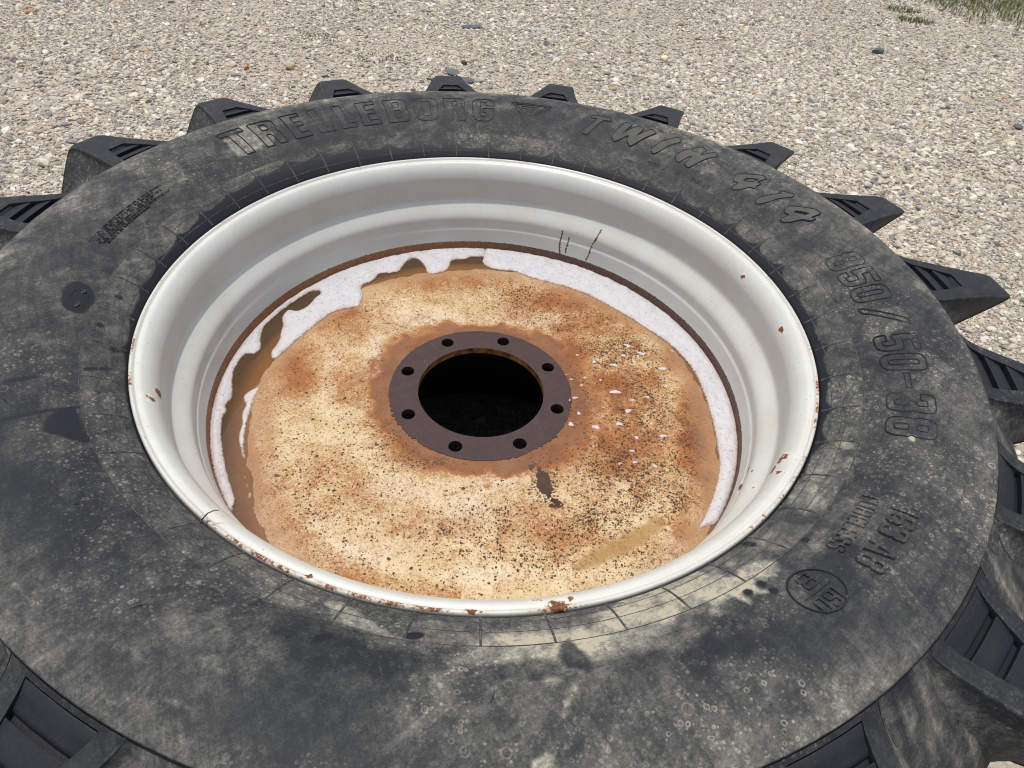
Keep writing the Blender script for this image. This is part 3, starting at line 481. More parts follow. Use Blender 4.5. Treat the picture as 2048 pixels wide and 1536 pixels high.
def make_lug(name, pocket=True):
    t0 = np.r_[0, np.cumsum(np.hypot(*np.diff(LO[:, :2], axis=0).T))]
    rows = list(np.interp([.7112, .7125, .7145, P_IN-.0004, P_IN, .722, .73, .74, .75, .76, .77, .78, .79, .80, .81, .82, P_OUT, P_OUT+.0005, .84, .85, .86, .872, .885, .893, .899, .903, .906], LO[:11, 0], t0[:11])) + list(np.linspace(t0[10]+.006, t0[-1], 16))
    V = []; D = []; nv = None
    for t in rows:
        ro, zo, hw = (np.interp(t, t0, LO[:, k]) for k in range(3)); rb, zb = (np.interp(t, t0, LB[:, k]) for k in range(2))
        tn = ro < .9065 and zo > .012
        php = min(float(phw(ro)) if P_IN-.01 < ro < P_OUT+.01 else (3.55 if ro < P_IN else max(.55, 1.15-(ro-P_OUT)*9)), hw*.8)
        inp = pocket and tn and P_IN <= ro <= P_OUT
        wall = [1, .85, .7, .55, .4, .25, .12, .05]; fl = 3.4
        L = []
        bev = .0030
        for w in wall:
            L.append((ro+(rb-ro)*w, zo+(zb-zo)*w, -(hw+fl*w**2.4), .42-.2*w+.25*(w > .5)))
        L.append((ro-bev, zo-bev, -hw-.10, .30)); L.append((ro-bev*.3, zo-bev*.3, -hw+.04, .34))
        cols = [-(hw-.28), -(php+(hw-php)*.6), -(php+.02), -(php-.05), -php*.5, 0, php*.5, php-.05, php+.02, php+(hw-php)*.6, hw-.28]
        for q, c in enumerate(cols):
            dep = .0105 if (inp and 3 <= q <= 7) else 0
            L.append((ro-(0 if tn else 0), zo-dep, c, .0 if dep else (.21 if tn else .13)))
        L.append((ro-bev*.3, zo-bev*.3, hw-.04, .34)); L.append((ro-bev, zo-bev, hw+.10, .30))
        for w in wall[::-1]:
            L.append((ro+(rb-ro)*w, zo+(zb-zo)*w, hw+fl*w**2.4, .42-.2*w+.25*(w > .5)))
        nv = len(L)
        for r_, z_, a_, d_ in L:
            ang = R_(a_+float(slant(z_))); V.append((r_*math.cos(ang), r_*math.sin(ang), z_+Z0)); D.append(d_)
    V = np.array(V); D = np.array(D)
    F = grid_faces(len(rows), nv, False)
    return V, F, D
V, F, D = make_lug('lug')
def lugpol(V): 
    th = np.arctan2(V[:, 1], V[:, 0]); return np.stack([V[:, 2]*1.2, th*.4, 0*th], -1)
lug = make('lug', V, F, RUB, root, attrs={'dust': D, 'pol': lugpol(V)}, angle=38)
def make_slat(r0, r1, gap):
    secs = [(r0, .0108), (r0+.0002, .0010), (r0+.0012, .0004), (r0+(r1-r0)*.5, .0024), (r1-.004, .0042), (r1-.0018, .0048), (r1-.0005, .0064), (r1+.0006, .0109)]
    V = []
    for r_, dep in secs:
        h = phw(r_)-gap
        for c, e in ((-h, .0004+dep*.0), (-h+.12, 0), (-h*.4, 0), (h*.4, 0), (h-.12, 0), (h, .0004)):
            a = R_(c); V.append((r_*math.cos(a), r_*math.sin(a), ztop(r_)-dep-(e if dep < .01 else 0)+Z0))
        # side skirts
    V = np.array(V); F = grid_faces(len(secs), 6, False).tolist()
    base = len(V); sk = []
    for col in (0, 5):
        ids = []
        for k, (r_, dep) in enumerate(secs):
            p = V[k*6+col].copy(); p[2] = ztop(r_)-.0109+Z0; sk.append(p); ids.append(base+len(sk)-1)
        for k in range(len(secs)-1): F.append((k*6+col, ids[k], ids[k+1], (k+1)*6+col))
    V = np.r_[V, np.array(sk)]
    return V, F
slats = []
for r0, r1, g in ((.7163, .7390, .04), (.7440, .7690, .06), (.7740, .8010, .08)):
    V, F = make_slat(r0, r1, g); d = .13+.16*(fbm(V[:, 0]*90, V[:, 1]*90, 2)-.4)
    slats.append(make('lug_step', V, F, RUB, lug, attrs={'dust': d, 'pol': lugpol(V)}, angle=35))
lugs = [lug]
lug.rotation_euler = (0, 0, R_(9.9))
for k in range(1, 20):
    c = again(lug, R_(9.9+18*k), root); lugs.append(c)
    for s in slats:
        q = s.copy(); COL.objects.link(q); q.parent = c
V, F, D = make_lug('lug', False)
V[:, 2] = 2*(-.345+Z0)-V[:, 2]
lw = make('lug', V, F[:, ::-1], RUB, root, attrs={'dust': D+.1, 'pol': lugpol(V)}, angle=38)
lw.rotation_euler = (0, 0, R_(18.9))
for k in range(1, 20): again(lw, R_(18.9+18*k), root)

# ------------------------------------------------------------------ rim
RP = np.array([(.5118, -.040), (.5112, -.0060), (.5106, -.0018), (.5092, -.0002), (.5074, 0), (.5060, -.0008), (.5046, -.0040), (.5030, -.0056), (.5012, -.0042), (.4988, -.0040),
    (.4955, -.0052), (.4905, -.0098), (.4860, -.0158), (.4828, -.0225), (.4808, -.029), (.4795, -.036), (.4796, -.055), (.4797, -.075), (.4786, -.0812), (.4748, -.0862), (.4694, -.0925), (.4638, -.0990),
    (.4592, -.1055), (.4566, -.1110), (.4556, -.116), (.4556, -.126), (.4555, -.1328), (.4543, -.1350), (.4531, -.1362), (.4525, -.1385), (.4512, -.148), (.4496, -.160), (.4486, -.168), (.4480, -.175), (.4470, -.185), (.4460, -.20),
    (.4440, -.23), (.4380, -.27), (.4340, -.33), (.4340, -.50), (.4460, -.56), (.4600, -.62), (.4760, -.655), (.4900, -.682), (.5100, -.688)])
RSm = np.concatenate([RP[:1], resample(smoothpoly(RP[1:35], 1), .0022), resample(RP[35:], .02)])
V, F, TH, RR, PI_ = revolve(RSm, 1440, False)
sarc = np.r_[0, np.cumsum(np.hypot(*np.diff(RSm, axis=0).T))]
zz = V[:, 2]-Z0; ss = sarc[PI_]; thd = np.degrees(TH)
i0 = 4; zs = RSm[i0:, 1]; zord = np.argsort(zs)
def s_of_z(z): return float(np.interp(z, zs[zord], sarc[i0:][zord]))
rust = np.zeros(len(V)); chip = np.zeros(len(V))
wx, wy = thd*.9, ss*110
nz1 = fbm(wx*2.2, wy*2.2, 4); nz2 = fbm(wx*5+40, wy*5, 3)
def dang(a): return (thd-a+180) % 360-180
for a, z, rx, ry, v in RUST:
    s0 = s_of_z(min(z/1000., -.0006)); dx = R_(1)*dang(a)*RR/((rx*.00135)); dy = (ss-s0)/(ry*.0015)
    q = np.sqrt(dx*dx+dy*dy)+(nz1-.45)*1.6
    rust = np.maximum(rust, v*sstep(1.9, .2, q)); chip = np.maximum(chip, sstep(2.1, .9, q-(nz2-.45)*1.6)*.7)
lip = sstep(.0056, .0026, np.abs(ss-s_of_z(-.0005)+.0022))
for a, v in LIP:
    k = np.exp(-(dang(a)/3.0)**2)*v; rust = np.maximum(rust, lip*np.clip(.10+.52*k, 0, .66))
for path in DRIPS:
    for (a0, z0), (a1, z1) in zip(path[:-1], path[1:]):
        m = (zz <= max(z0, z1)/1000.+.002) & (zz >= min(z0, z1)/1000.-.002) & (np.abs(dang(a0)) < 3)
        t = np.clip((zz-z0/1000.)/((z1-z0)/1000.-1e-6), 0, 1); c = a0+(a1-a0)*t
        dd = np.abs(dang(c))*R_(1)*RR+(nz2-.45)*.004
        rust = np.where(m, np.maximum(rust, sstep(.0024, .0008, dd)*.95), rust)
tide = sstep(-.1645, -.1675, zz+(nz1-.45)*.004)*(zz > -.21)
inner = (zz < -.2).astype(float)
def rim_mat():
    m, nt, b = mat('white_rim_paint'); n = N(nt)
    r = n.attr('rust'); ch = n.attr('chip'); td = n.attr('tide'); inn = n.attr('inner'); pol = n.attr('pol', 'Vector')
    grime = n.noise(11, 5, .6); fine = n.noise(260, 3, .6); strk = n.noise(1, 4, .6, n.vscale(pol, (9, 600, 1)))
    base = n.mix(n.rng(grime, .35, .7), (.585, .595, .54), (.54, .535, .465))
    base = n.mix(n.math('MULTIPLY', n.rng(strk, .52, .75), .16), base, (.42, .41, .36))
    drip = n.noise(1, 4, .6, n.vscale(pol, (150, 9, 1))); base = n.mix(n.math('MULTIPLY', n.rng(drip, .55, .72), .22), base, (.46, .42, .33))
    scf = n.math('MULTIPLY', n.rng(n.noise(1, 3, .7, n.vscale(pol, (55, 900, 1)), 1.5), .63, .67), n.rng(n.noise(17, 2, .5), .5, .6)); base = n.mix(n.math('MULTIPLY', scf, .5), base, (.40, .39, .36))
    v = n.voro(150); sp = n.new('ShaderNodeSeparateColor'); n.link(v.outputs['Color'], sp.inputs[0])
    speck = n.math('MULTIPLY', n.rng(v.outputs['Distance'], .10, .2, 1, 0), n.math('GREATER_THAN', sp.outputs[0], .88))
    base = n.mix(n.math('MULTIPLY', speck, .7), base, (.22, .19, .15))
    base = n.mix(n.math('MULTIPLY', ch, n.rng(fine, .4, .6, .2, .8)), base, (.80, .77, .66))
    rc = n.ramp(n.noise(330, 5, .7), [(.30, (.055, .020, .010)), (.5, (.16, .055, .020)), (.72, (.34, .15, .055))])
    base = n.mix(n.math('MULTIPLY', n.rng(r, .15, .8), .45), base, (.42, .27, .13))
    rm2 = n.math('ADD', r, n.math('MULTIPLY', n.math('SUBTRACT', n.noise(210, 5, .75), .5), 1.5))
    base = n.mix(n.rng(rm2, .46, .60), base, rc)
    tc = n.mix(n.rng(n.attr('side'), 0, 1), n.ramp(n.noise(240, 4, .7), [(.3, (.11, .042, .016)), (.55, (.27, .11, .040)), (.75, (.42, .22, .10))]),
               n.ramp(n.noise(300, 4, .75), [(.3, (.062, .028, .021)), (.55, (.115, .056, .043)), (.72, (.27, .19, .14))]))
    base = n.mix(n.rng(td, .3, .7), base, tc); base = n.mix(inn, base, (.035, .028, .022))
    n.link(base, b.inputs['Base Color'])
    n.link(n.math('MAXIMUM', n.rng(r, .2, .6, .22, .85), n.rng(td, .3, .7, .33, .6)), b.inputs['Roughness'])
    b.inputs['Specular IOR Level'].default_value = .5
    n.link(n.bump(n.math('ADD', n.math('MULTIPLY', n.math('ADD', r, td), n.noise(420, 3, .6)), n.math('MULTIPLY', n.noise(30, 3, .5), .25)), .35, .0012), b.inputs['Normal'])
    return m
sidev = sstep(110, 70, np.where(thd > 270, thd-360, thd))
rim = make('rim', V, F, rim_mat(), root, attrs={'rust': rust, 'chip': chip, 'tide': tide, 'inner': inner, 'side': sidev, 'pol': np.stack([TH*.45, ss, 0*ss], -1)})

# ------------------------------------------------------------------ wheel disc
DZ, WZ = -.1812, -.1840
SHORE = np.array([(-40, .449), (-30, .436), (-10, .412), (0, .404), (25, .392), (50, .372), (90, .368), (130, .370), (150, .374), (170, .378), (200, .388), (215, .404), (228, .424), (240, .446), (252, .455), (320, .449)])
def zdisc(r, th):
    a = np.degrees(th) % 360; a = np.where(a > 320, a-360, a); rs_ = np.interp(a, SHORE[:, 0], SHORE[:, 1])
    z = WZ + .055*(rs_-r) - 1.1*np.clip(r-rs_, 0, 1)**2*6
    t = np.clip((z-(DZ-.0012))/.0024, 0, 1); z = np.where(z > DZ+.0012, DZ, np.where(z < DZ-.0012, z, z+(DZ-z)*t*t*.5))
    return np.clip(z, -.214, DZ)-.0006*sstep(.25, .16, r)
rs = np.r_[np.linspace(.150, .41, 118), np.linspace(.413, .4495, 12)]
V, F, TH, RR, PI_ = revolve(np.stack([rs, 0*rs], -1), 1080)
V[:, 2] = zdisc(RR, TH)+Z0+(fbm(V[:, 0]*40, V[:, 1]*40, 3)-.44)*.0012
X, Y = V[:, 0], V[:, 1]; thd = np.degrees(TH)
w1 = fbm(X*38, Y*38, 4); w2 = fbm(X*110+9, Y*110, 3)
def blobs(L, sh=1.0):
    a = np.zeros(len(X))
    for cx, cy, ax, ay, bx, by, v in L:
        det = ax*by-ay*bx; dx, dy = X*1000-cx, Y*1000-cy
        u = (dx*by-dy*bx)/det; w = (ax*dy-ay*dx)/det
        a = np.maximum(a, v*np.exp(-(u*u+w*w)*.9*sh))
    return a
org = .14 + blobs(ORANGE)*1.05 + .17*sstep(-.05, .2, X)*sstep(-.3, -.1, Y)*sstep(.4, .2, Y)*w1*1.8 + 1.25*sstep(.205, .158, RR+(w1-.45)*.10) + (w1-.45)*.55
org = org + .35*sstep(.372, .392, RR)*sstep(-60, 0, np.where(thd > 270, thd-360, thd))
org = np.clip(org, 0, 1.5)
blk = np.clip(.02+blobs(BLACK)*(.5+1.0*w1), 0, 1.5)
streak = sstep(.0050, -.0010, sdist(np.stack([X, Y], -1), np.array(STREAK)/1000.)+(w2-.44)*.026)
wht = np.clip(blobs(WHITE)*(.7+.7*w1), 0, 1)
och = sstep(.005, -.004, sdist(np.stack([X, Y], -1), smoothpoly(np.array(OCHRE)/1000., 2, True))+(w2-.44)*.012)
wet = sstep(-.1800, -.1845, V[:, 2]-Z0+.0)
def disc_mat():
    m, nt, b = mat('rusty_cream_disc_paint'); n = N(nt)
    A = lambda k: n.attr(k)
    f1 = n.noise(330, 3, .85); f2 = n.noise(125, 6, .8); f0 = n.noise(34, 5, .72); f3 = n.noise(14, 5, .65)
    cream = n.mix(n.rng(f3, .35, .66), (.66, .56, .375), (.56, .445, .255))
    cream = n.mix(n.math('MULTIPLY', A('white'), .85), cream, (.68, .62, .53))
    o = n.math('ADD', A('orange'), n.math('MULTIPLY', n.math('SUBTRACT', f0, .5), .55))
    hue = n.math('ADD', n.math('MULTIPLY', n.noise(16, 5, .7), .66), n.math('MULTIPLY', A('orange'), .36))
    rc = n.ramp(hue, [(.28, (.40, .265, .105)), (.44, (.38, .195, .060)), (.60, (.34, .118, .032)), (.76, (.22, .060, .020)), (1, (.11, .033, .020))])
    light = n.mix(n.math('MULTIPLY', n.rng(o, .10, .95), .90), cream, n.mix(.16, rc, (.55, .36, .17)))
    dark = n.mix(.30, rc, (.10, .042, .020))
    g = n.math('ADD', n.math('MULTIPLY', f1, .60), n.math('MULTIPLY', f2, .40))
    t = n.rng(n.math('SUBTRACT', g, n.rng(o, -.1, 1.1, .575, .40)), -.045, .05)
    base = n.mix(n.math('MULTIPLY', t, .88), light, dark)
    och = A('ochre'); base = n.mix(n.math('MULTIPLY', och, .80), base, n.mix(n.rng(f1, .4, .6), (.20, .10, .028), (.40, .245, .085)))
    # dark pits, grouped
    bl = n.math('MULTIPLY', A('black'), n.rng(f0, .36, .62, .25, 1.7))
    for sc, hi, lo, a_, b_ in ((380, .955, .30, .38, .62), (230, .975, .40, .38, .54), (120, .996, .78, .28, .42)):
        wv = n.new('ShaderNodeVectorMath', operation='ADD'); n.link(n.pos(), wv.inputs[0])
        nz = n.new('ShaderNodeTexNoise'); nz.inputs['Scale'].default_value = sc*2.1; nz.inputs['Detail'].default_value = 2
        n.link(n.pos(), nz.inputs['Vector']); n.link(n.vscale(nz.outputs['Color'], (.9/sc,)*3), wv.inputs[1])
        v = n.voro(sc, wv.outputs[0]); sp = n.new('ShaderNodeSeparateColor'); n.link(v.outputs['Color'], sp.inputs[0])
        on = n.math('GREATER_THAN', sp.outputs[0], n.rng(bl, 0, 1.0, hi, lo))
        dot = n.math('MULTIPLY', n.rng(v.outputs['Distance'], a_, b_, 1, 0), on)
        base = n.mix(n.math('MULTIPLY', n.math('MULTIPLY', dot, .97), n.rng(och, 0, 1, 1, .5)), base, (.022, .015, .016))
    sk = n.rng(n.math('ADD', A('streak'), n.math('MULTIPLY', n.math('SUBTRACT', f1, .5), 1.3)), .34, .54); base = n.mix(sk, base, (.020, .015, .018))
    wt = A('wet'); base = n.mix(n.math('MULTIPLY', wt, .7), base, (.34, .20, .095))
    n.link(base, b.inputs['Base Color']); n.link(n.rng(wt, 0, 1, .9, .3), b.inputs['Roughness']); n.link(n.rng(wt, 0, 1, .02, .5), b.inputs['Specular IOR Level'])
    n.link(n.bump(n.math('ADD', f1, f2), .25, .0009), b.inputs['Normal']); return m
disc = make('wheel_disc', V, F, disc_mat(), root, attrs={'orange': org, 'black': blk, 'white': wht, 'ochre': och, 'wet': wet, 'streak': streak})

# hub plate with bolt holes: brown primer, ragged outer edge
def hub():
    pts = []; loops = []
    th = np.linspace(0, 2*np.pi, 760, endpoint=False)
    rag = .1592+(fbm(np.cos(th)*14+5, np.sin(th)*14+5, 4)-.45)*.0022
    tdeg = np.degrees(th); low = np.exp(-(((tdeg-318+180) % 360-180)/26)**2)+np.exp(-(((tdeg-215+180) % 360-180)/24)**2)
    rag += low*(fbm(np.cos(th)*34, np.sin(th)*34, 4)-.40)*.015
    loops.append(np.stack([rag*np.cos(th), rag*np.sin(th)], -1))
    t2 = np.linspace(0, 2*np.pi, 140, endpoint=False); loops.append(np.stack([.1102*np.cos(t2), .1102*np.sin(t2)], -1)[::-1])
    for k in range(8):
        a = 2.1198-k*math.pi/4; c = np.array([.1375*math.cos(a), .1375*math.sin(a)]); t3 = np.linspace(0, 2*np.pi, 28, endpoint=False)
        loops.append((c+.0116*np.stack([np.cos(t3), np.sin(t3)], -1))[::-1])
    tris = tessellate_polygon([[Vector((x, y, 0)) for x, y in L] for L in loops])
    allp = np.concatenate(loops); n = len(allp); zt = DZ+.0006
    V = np.concatenate([np.c_[allp, np.full(n, zt+Z0)], np.c_[allp, np.full(n, zt-.0125+Z0)]]); F = [tuple(t) for t in tris]; MI = [0]*len(F)
    off = 0
    for li, L in enumerate(loops):
        k = len(L)
        for i in range(k): F.append((off+i, off+(i+1) % k, n+off+(i+1) % k, n+off+i)); MI.append(1 if li == 1 else (2 if li > 1 else 0))
        off += k
    return V, F, MI
def primer():
    m, nt, b = mat('brown_primer'); n = N(nt)
    c = n.mix(n.rng(n.noise(60, 5, .65), .35, .7), (.070, .0475, .045), (.055, .041, .041))
    c = n.mix(n.math('MULTIPLY', n.rng(n.noise(500, 2, .5), .5, .7), .5), c, (.095, .066, .06))
    sc = n.math('MULTIPLY', n.rng(n.noise(700, 2, .6), .66, .70), n.rng(n.noise(26, 2, .5), .60, .66)); c = n.mix(sc, c, (.5, .46, .45))
    n.link(c, b.inputs['Base Color']); b.inputs['Roughness'].default_value = .8; b.inputs['Specular IOR Level'].default_value = .08
    n.link(n.bump(n.noise(900, 2, .5), .2, .0006), b.inputs['Normal']); return m
def bore():
    m, nt, b = mat('rusty_bore'); n = N(nt)
    c = n.ramp(n.noise(55, 5, .7), [(.32, (.05, .018, .008)), (.5, (.26, .10, .020)), (.68, (.50, .26, .075))])
    n.link(c, b.inputs['Base Color']); b.inputs['Roughness'].default_value = .5; return m
V, F, MI = hub()
hubo = make('hub_plate', V, F, [primer(), bore(), plain('dark_bolt_bore', (.035, .016, .013), .7)], root, smooth=False)
hubo.data.polygons.foreach_set('material_index', MI)

# ------------------------------------------------------------------ water and soap foam in the rim
def water_mat():
    m, nt, b = mat('murky_rinse_water'); n = N(nt); nt.nodes.remove(b); out = nt.nodes.get('Material Output')
    tr = n.new('ShaderNodeBsdfTransparent'); n.link(n.mix(n.rng(n.attr('deep'), .0, .016), (.86, .72, .52), (.22, .135, .06)), tr.inputs[0])
    df = n.new('ShaderNodeBsdfDiffuse'); df.inputs[0].default_value = (.22, .13, .060, 1)
    m1 = n.new('ShaderNodeMixShader'); m1.inputs[0].default_value = .30; n.link(tr.outputs[0], m1.inputs[1]); n.link(df.outputs[0], m1.inputs[2])
    gl = n.new('ShaderNodeBsdfGlossy'); gl.inputs['Roughness'].default_value = .03
    fr = n.new('ShaderNodeFresnel'); fr.inputs['IOR'].default_value = 1.6
    m2 = n.new('ShaderNodeMixShader'); n.link(fr.outputs[0], m2.inputs[0]); n.link(m1.outputs[0], m2.inputs[1]); n.link(gl.outputs[0], m2.inputs[2])
    n.link(m2.outputs[0], out.inputs['Surface']); return m
V, F, TH, RR, _ = revolve(np.array([(r_, WZ) for r_ in np.linspace(.345, .4485, 22)]), 360)
wat = make('water', V, F, water_mat(), attrs={'deep': np.clip(WZ-zdisc(RR, TH), 0, .03)}); wat['kind'] = 'structure'
def foam_mat():
    m, nt, b = mat('soap_foam'); n = N(nt)
    v = n.voro(230); sp = n.new('ShaderNodeSeparateColor'); n.link(v.outputs['Color'], sp.inputs[0])
    bub = n.math('MULTIPLY', n.rng(v.outputs['Distance'], .18, .34, 1, 0), n.math('GREATER_THAN', sp.outputs[0], .74))
    c = n.mix(n.math('MULTIPLY', bub, .6), (.50, .50, .505), (.16, .145, .14))
    c = n.mix(n.rng(n.attr('thin'), 0, 1), (.56, .43, .34), c)
    c = n.mix(n.rng(n.noise(60, 4, .6), .42, .66, .0, .35), c, (.44, .41, .45))
    n.link(c, b.inputs['Base Color']); b.inputs['Roughness'].default_value = .55
    n.link(n.rng(n.math('ADD', n.attr('thin'), n.math('MULTIPLY', n.math('SUBTRACT', n.noise(240, 3, .6), .5), .5)), .18, .42), b.inputs['Alpha'])
    b.inputs['Subsurface Weight'].default_value = .15; b.inputs['Subsurface Radius'].default_value = (.004, .004, .004)
    n.link(n.bump(n.math('ADD', n.math('ADD', n.noise(150, 4, .7), n.math('MULTIPLY', n.noise(45, 3, .6), 3.0)), n.math('MULTIPLY', bub, -1.2)), .6, .0022), b.inputs['Normal']); return m
FOAM = foam_mat()
def fill(poly, step, hmax, ramp_, seed=0):
    """polygon in metres -> domed sheet of foam lying on water / disc"""
    A = np.asarray(poly, float); s = densify(A, step*.6)
    lo, hi = A.min(0), A.max(0); gx, gy = np.meshgrid(np.arange(lo[0], hi[0], step), np.arange(lo[1], hi[1], step))
    P = np.stack([gx.ravel(), gy.ravel()], -1)+rng.normal(0, step*.12, (gx.size, 2)); sd_ = sdist(P, s); P = P[sd_ < -step*.55]
    pts = [Vector(p) for p in s]+[Vector(p) for p in P]; n = len(s)
    vo, _, fo, *_r = delaunay_2d_cdt(pts, [(i, (i+1) % n) for i in range(n)], [list(range(n))], 1, 1e-7)
    Q = np.array([(v.x, v.y) for v in vo]); d = -sdist(Q, s); d = np.clip(d, 0, None)
    r = np.hypot(Q[:, 0], Q[:, 1]); th = np.arctan2(Q[:, 1], Q[:, 0])
    z = np.maximum(zdisc(r, th), WZ)+.0004+hmax*np.sqrt(np.clip(d/ramp_, 0, 1))*(.35+1.3*fbm(Q[:, 0]*85+seed, Q[:, 1]*85, 3))
    return np.c_[Q, z+Z0], [tuple(f) for f in fo], np.clip(d/.012+.22, 0, 1)
def pc(L): return np.array([(r/1000.*math.cos(R_(a)), r/1000.*math.sin(R_(a))) for a, r in L])
WALL = .4472
inn1 = smoothpoly(pc(F1), 1); o1 = pc([(a, WALL*1000) for a in np.linspace(-33, 93, 110)])
parts = [(np.r_[inn1, o1], .0034, .0060, .010)]
inn2 = smoothpoly(pc(F2), 1); a_end = math.degrees(math.atan2(inn2[-1][1], inn2[-1][0])) % 360
o2 = pc([(a, WALL*1000) for a in np.linspace(a_end+3, 92.9, 150)])
parts.append((np.r_[inn2, o2], .0034, .0055, .009))
for q in F3: parts.append((smoothpoly(np.array(q)/1000., 1, True), .003, .0028, .006))
VV, FF, TT = [], [], []; off = 0
for i, (poly, st, h, rp) in enumerate(parts):
    v, f, t = fill(poly, st, h, rp, i*3.7); VV.append(v); FF += [tuple(k+off for k in q) for q in f]; TT.append(t); off += len(v)
fo = make('soap_foam', np.concatenate(VV), FF, FOAM, attrs={'thin': np.concatenate(TT)})
fo['kind'] = 'stuff'; fo['label'] = 'white soap foam floating on brown water around the inside of the rim'; fo['category'] = 'foam'
ORD = ('nearest to the hub', 'second outward', 'third outward', 'fourth outward', 'fifth outward', 'sixth outward', 'seventh outward', 'eighth outward', 'ninth outward', 'tenth outward')
_clock = [round((90-math.degrees(math.atan2(f[1], f[0])))/15) for f in FLECKS]          # half hours
_hn = ('twelve', 'one', 'two', 'three', 'four', 'five', 'six', 'seven', 'eight', 'nine', 'ten', 'eleven')
_cname = lambda h: _hn[(h//2) % 12]+' o\'clock' if h % 2 == 0 else 'half past '+_hn[(h//2) % 12]
_rad = [math.hypot(f[0], f[1]) for f in FLECKS]
for i, (fx, fy, rx, ry) in enumerate(FLECKS):
    tt = np.linspace(0, 2*np.pi, 22, endpoint=False); ph = rng.random()*6
    rad = 1+.22*np.sin(2*tt+ph)+.14*np.sin(3*tt+ph*2)+.08*rng.normal(size=22)
    poly = np.stack([fx/1000.+rx*.00118*rad*np.cos(tt), fy/1000.+ry*.00118*rad*np.sin(tt)], -1)
    v, f, t = fill(smoothpoly(poly, 1, True), .0022, .0016, .003, i)
    o = make('foam_fleck', v, f, FOAM, attrs={'thin': np.clip(t*1.6, 0, 1)})
    same = sorted([k for k in range(len(FLECKS)) if _clock[k] == _clock[i]], key=lambda k: _rad[k])
    size = 'large' if rx*ry > 20 else ('tiny' if rx*ry < 6 else 'small')
    o['label'] = size+' white foam fleck on the disc toward '+_cname(_clock[i])+', '+ORD[min(same.index(i), 9)]
    o['category'] = 'foam'; o['group'] = 'foam flecks on the wheel disc'

# ------------------------------------------------------------------ ground
def ground_mat():
    m, nt, b = mat('sandy_ground'); n = N(nt)
    c = n.ramp(n.noise(3.0, 6, .65), [(.3, (.35, .295, .225)), (.5, (.44, .38, .295)), (.7, (.51, .45, .355))])
    v = n.voro(95); c2 = n.mix(.55, c, n.ramp(v.outputs['Color'], [(0, (.16, .14, .12)), (.5, (.42, .36, .29)), (1, (.66, .60, .50))]))
    n.link(c2, b.inputs['Base Color']); b.inputs['Roughness'].default_value = .95; b.inputs['Specular IOR Level'].default_value = .15
    n.link(n.bump(n.math('ADD', n.math('MULTIPLY', v.outputs['Distance'], -1.0), n.noise(180, 4, .7)), .8, .006), b.inputs['Normal']); return m
gv = []; G = 70
xs = np.unique(np.r_[np.linspace(-80, 80, 9), np.linspace(-6, 7, G)]); ys = np.unique(np.r_[np.linspace(-80, 80, 9), np.linspace(-4, 9, G)])
gx, gy = np.meshgrid(xs, ys, indexing='ij')
gz = -.004+.0*gx
gnd = make('ground', np.stack([gx.ravel(), gy.ravel(), gz.ravel()], -1), grid_faces(len(xs), len(ys), False), ground_mat()); gnd['kind'] = 'structure'

def stone_mat(name, stops, scale=30):
    m, nt, b = mat(name); n = N(nt)
    oi = n.new('ShaderNodeObjectInfo'); c = n.ramp(oi.outputs['Random'], stops)
    f = n.noise(170, 4, .65); c = n.mix(n.rng(f, .3, .75), n.mix(.25, c, (.20, .175, .15)), c)
    n.link(c, b.inputs['Base Color']); b.inputs['Roughness'].default_value = .8; b.inputs['Specular IOR Level'].default_value = .3
    n.link(n.bump(f, .4, .0015), b.inputs['Normal']); return m
GRAV = stone_mat('gravel_stone', [(0, (0.150, 0.150, 0.146)), (.04, (0.226, 0.216, 0.193)), (.16, (0.310, 0.277, 0.226)), (.30, (0.489, 0.437, 0.338)), (.44, (0.686, 0.630, 0.503)), (.58, (0.338, 0.301, 0.244)), (.70, (0.808, 0.766, 0.658)), (.82, (0.404, 0.357, 0.282)), (.94, (0.620, 0.517, 0.357)), (.980, (0.414, 0.263, 0.160)), (.99, (0.244, 0.235, 0.235))])
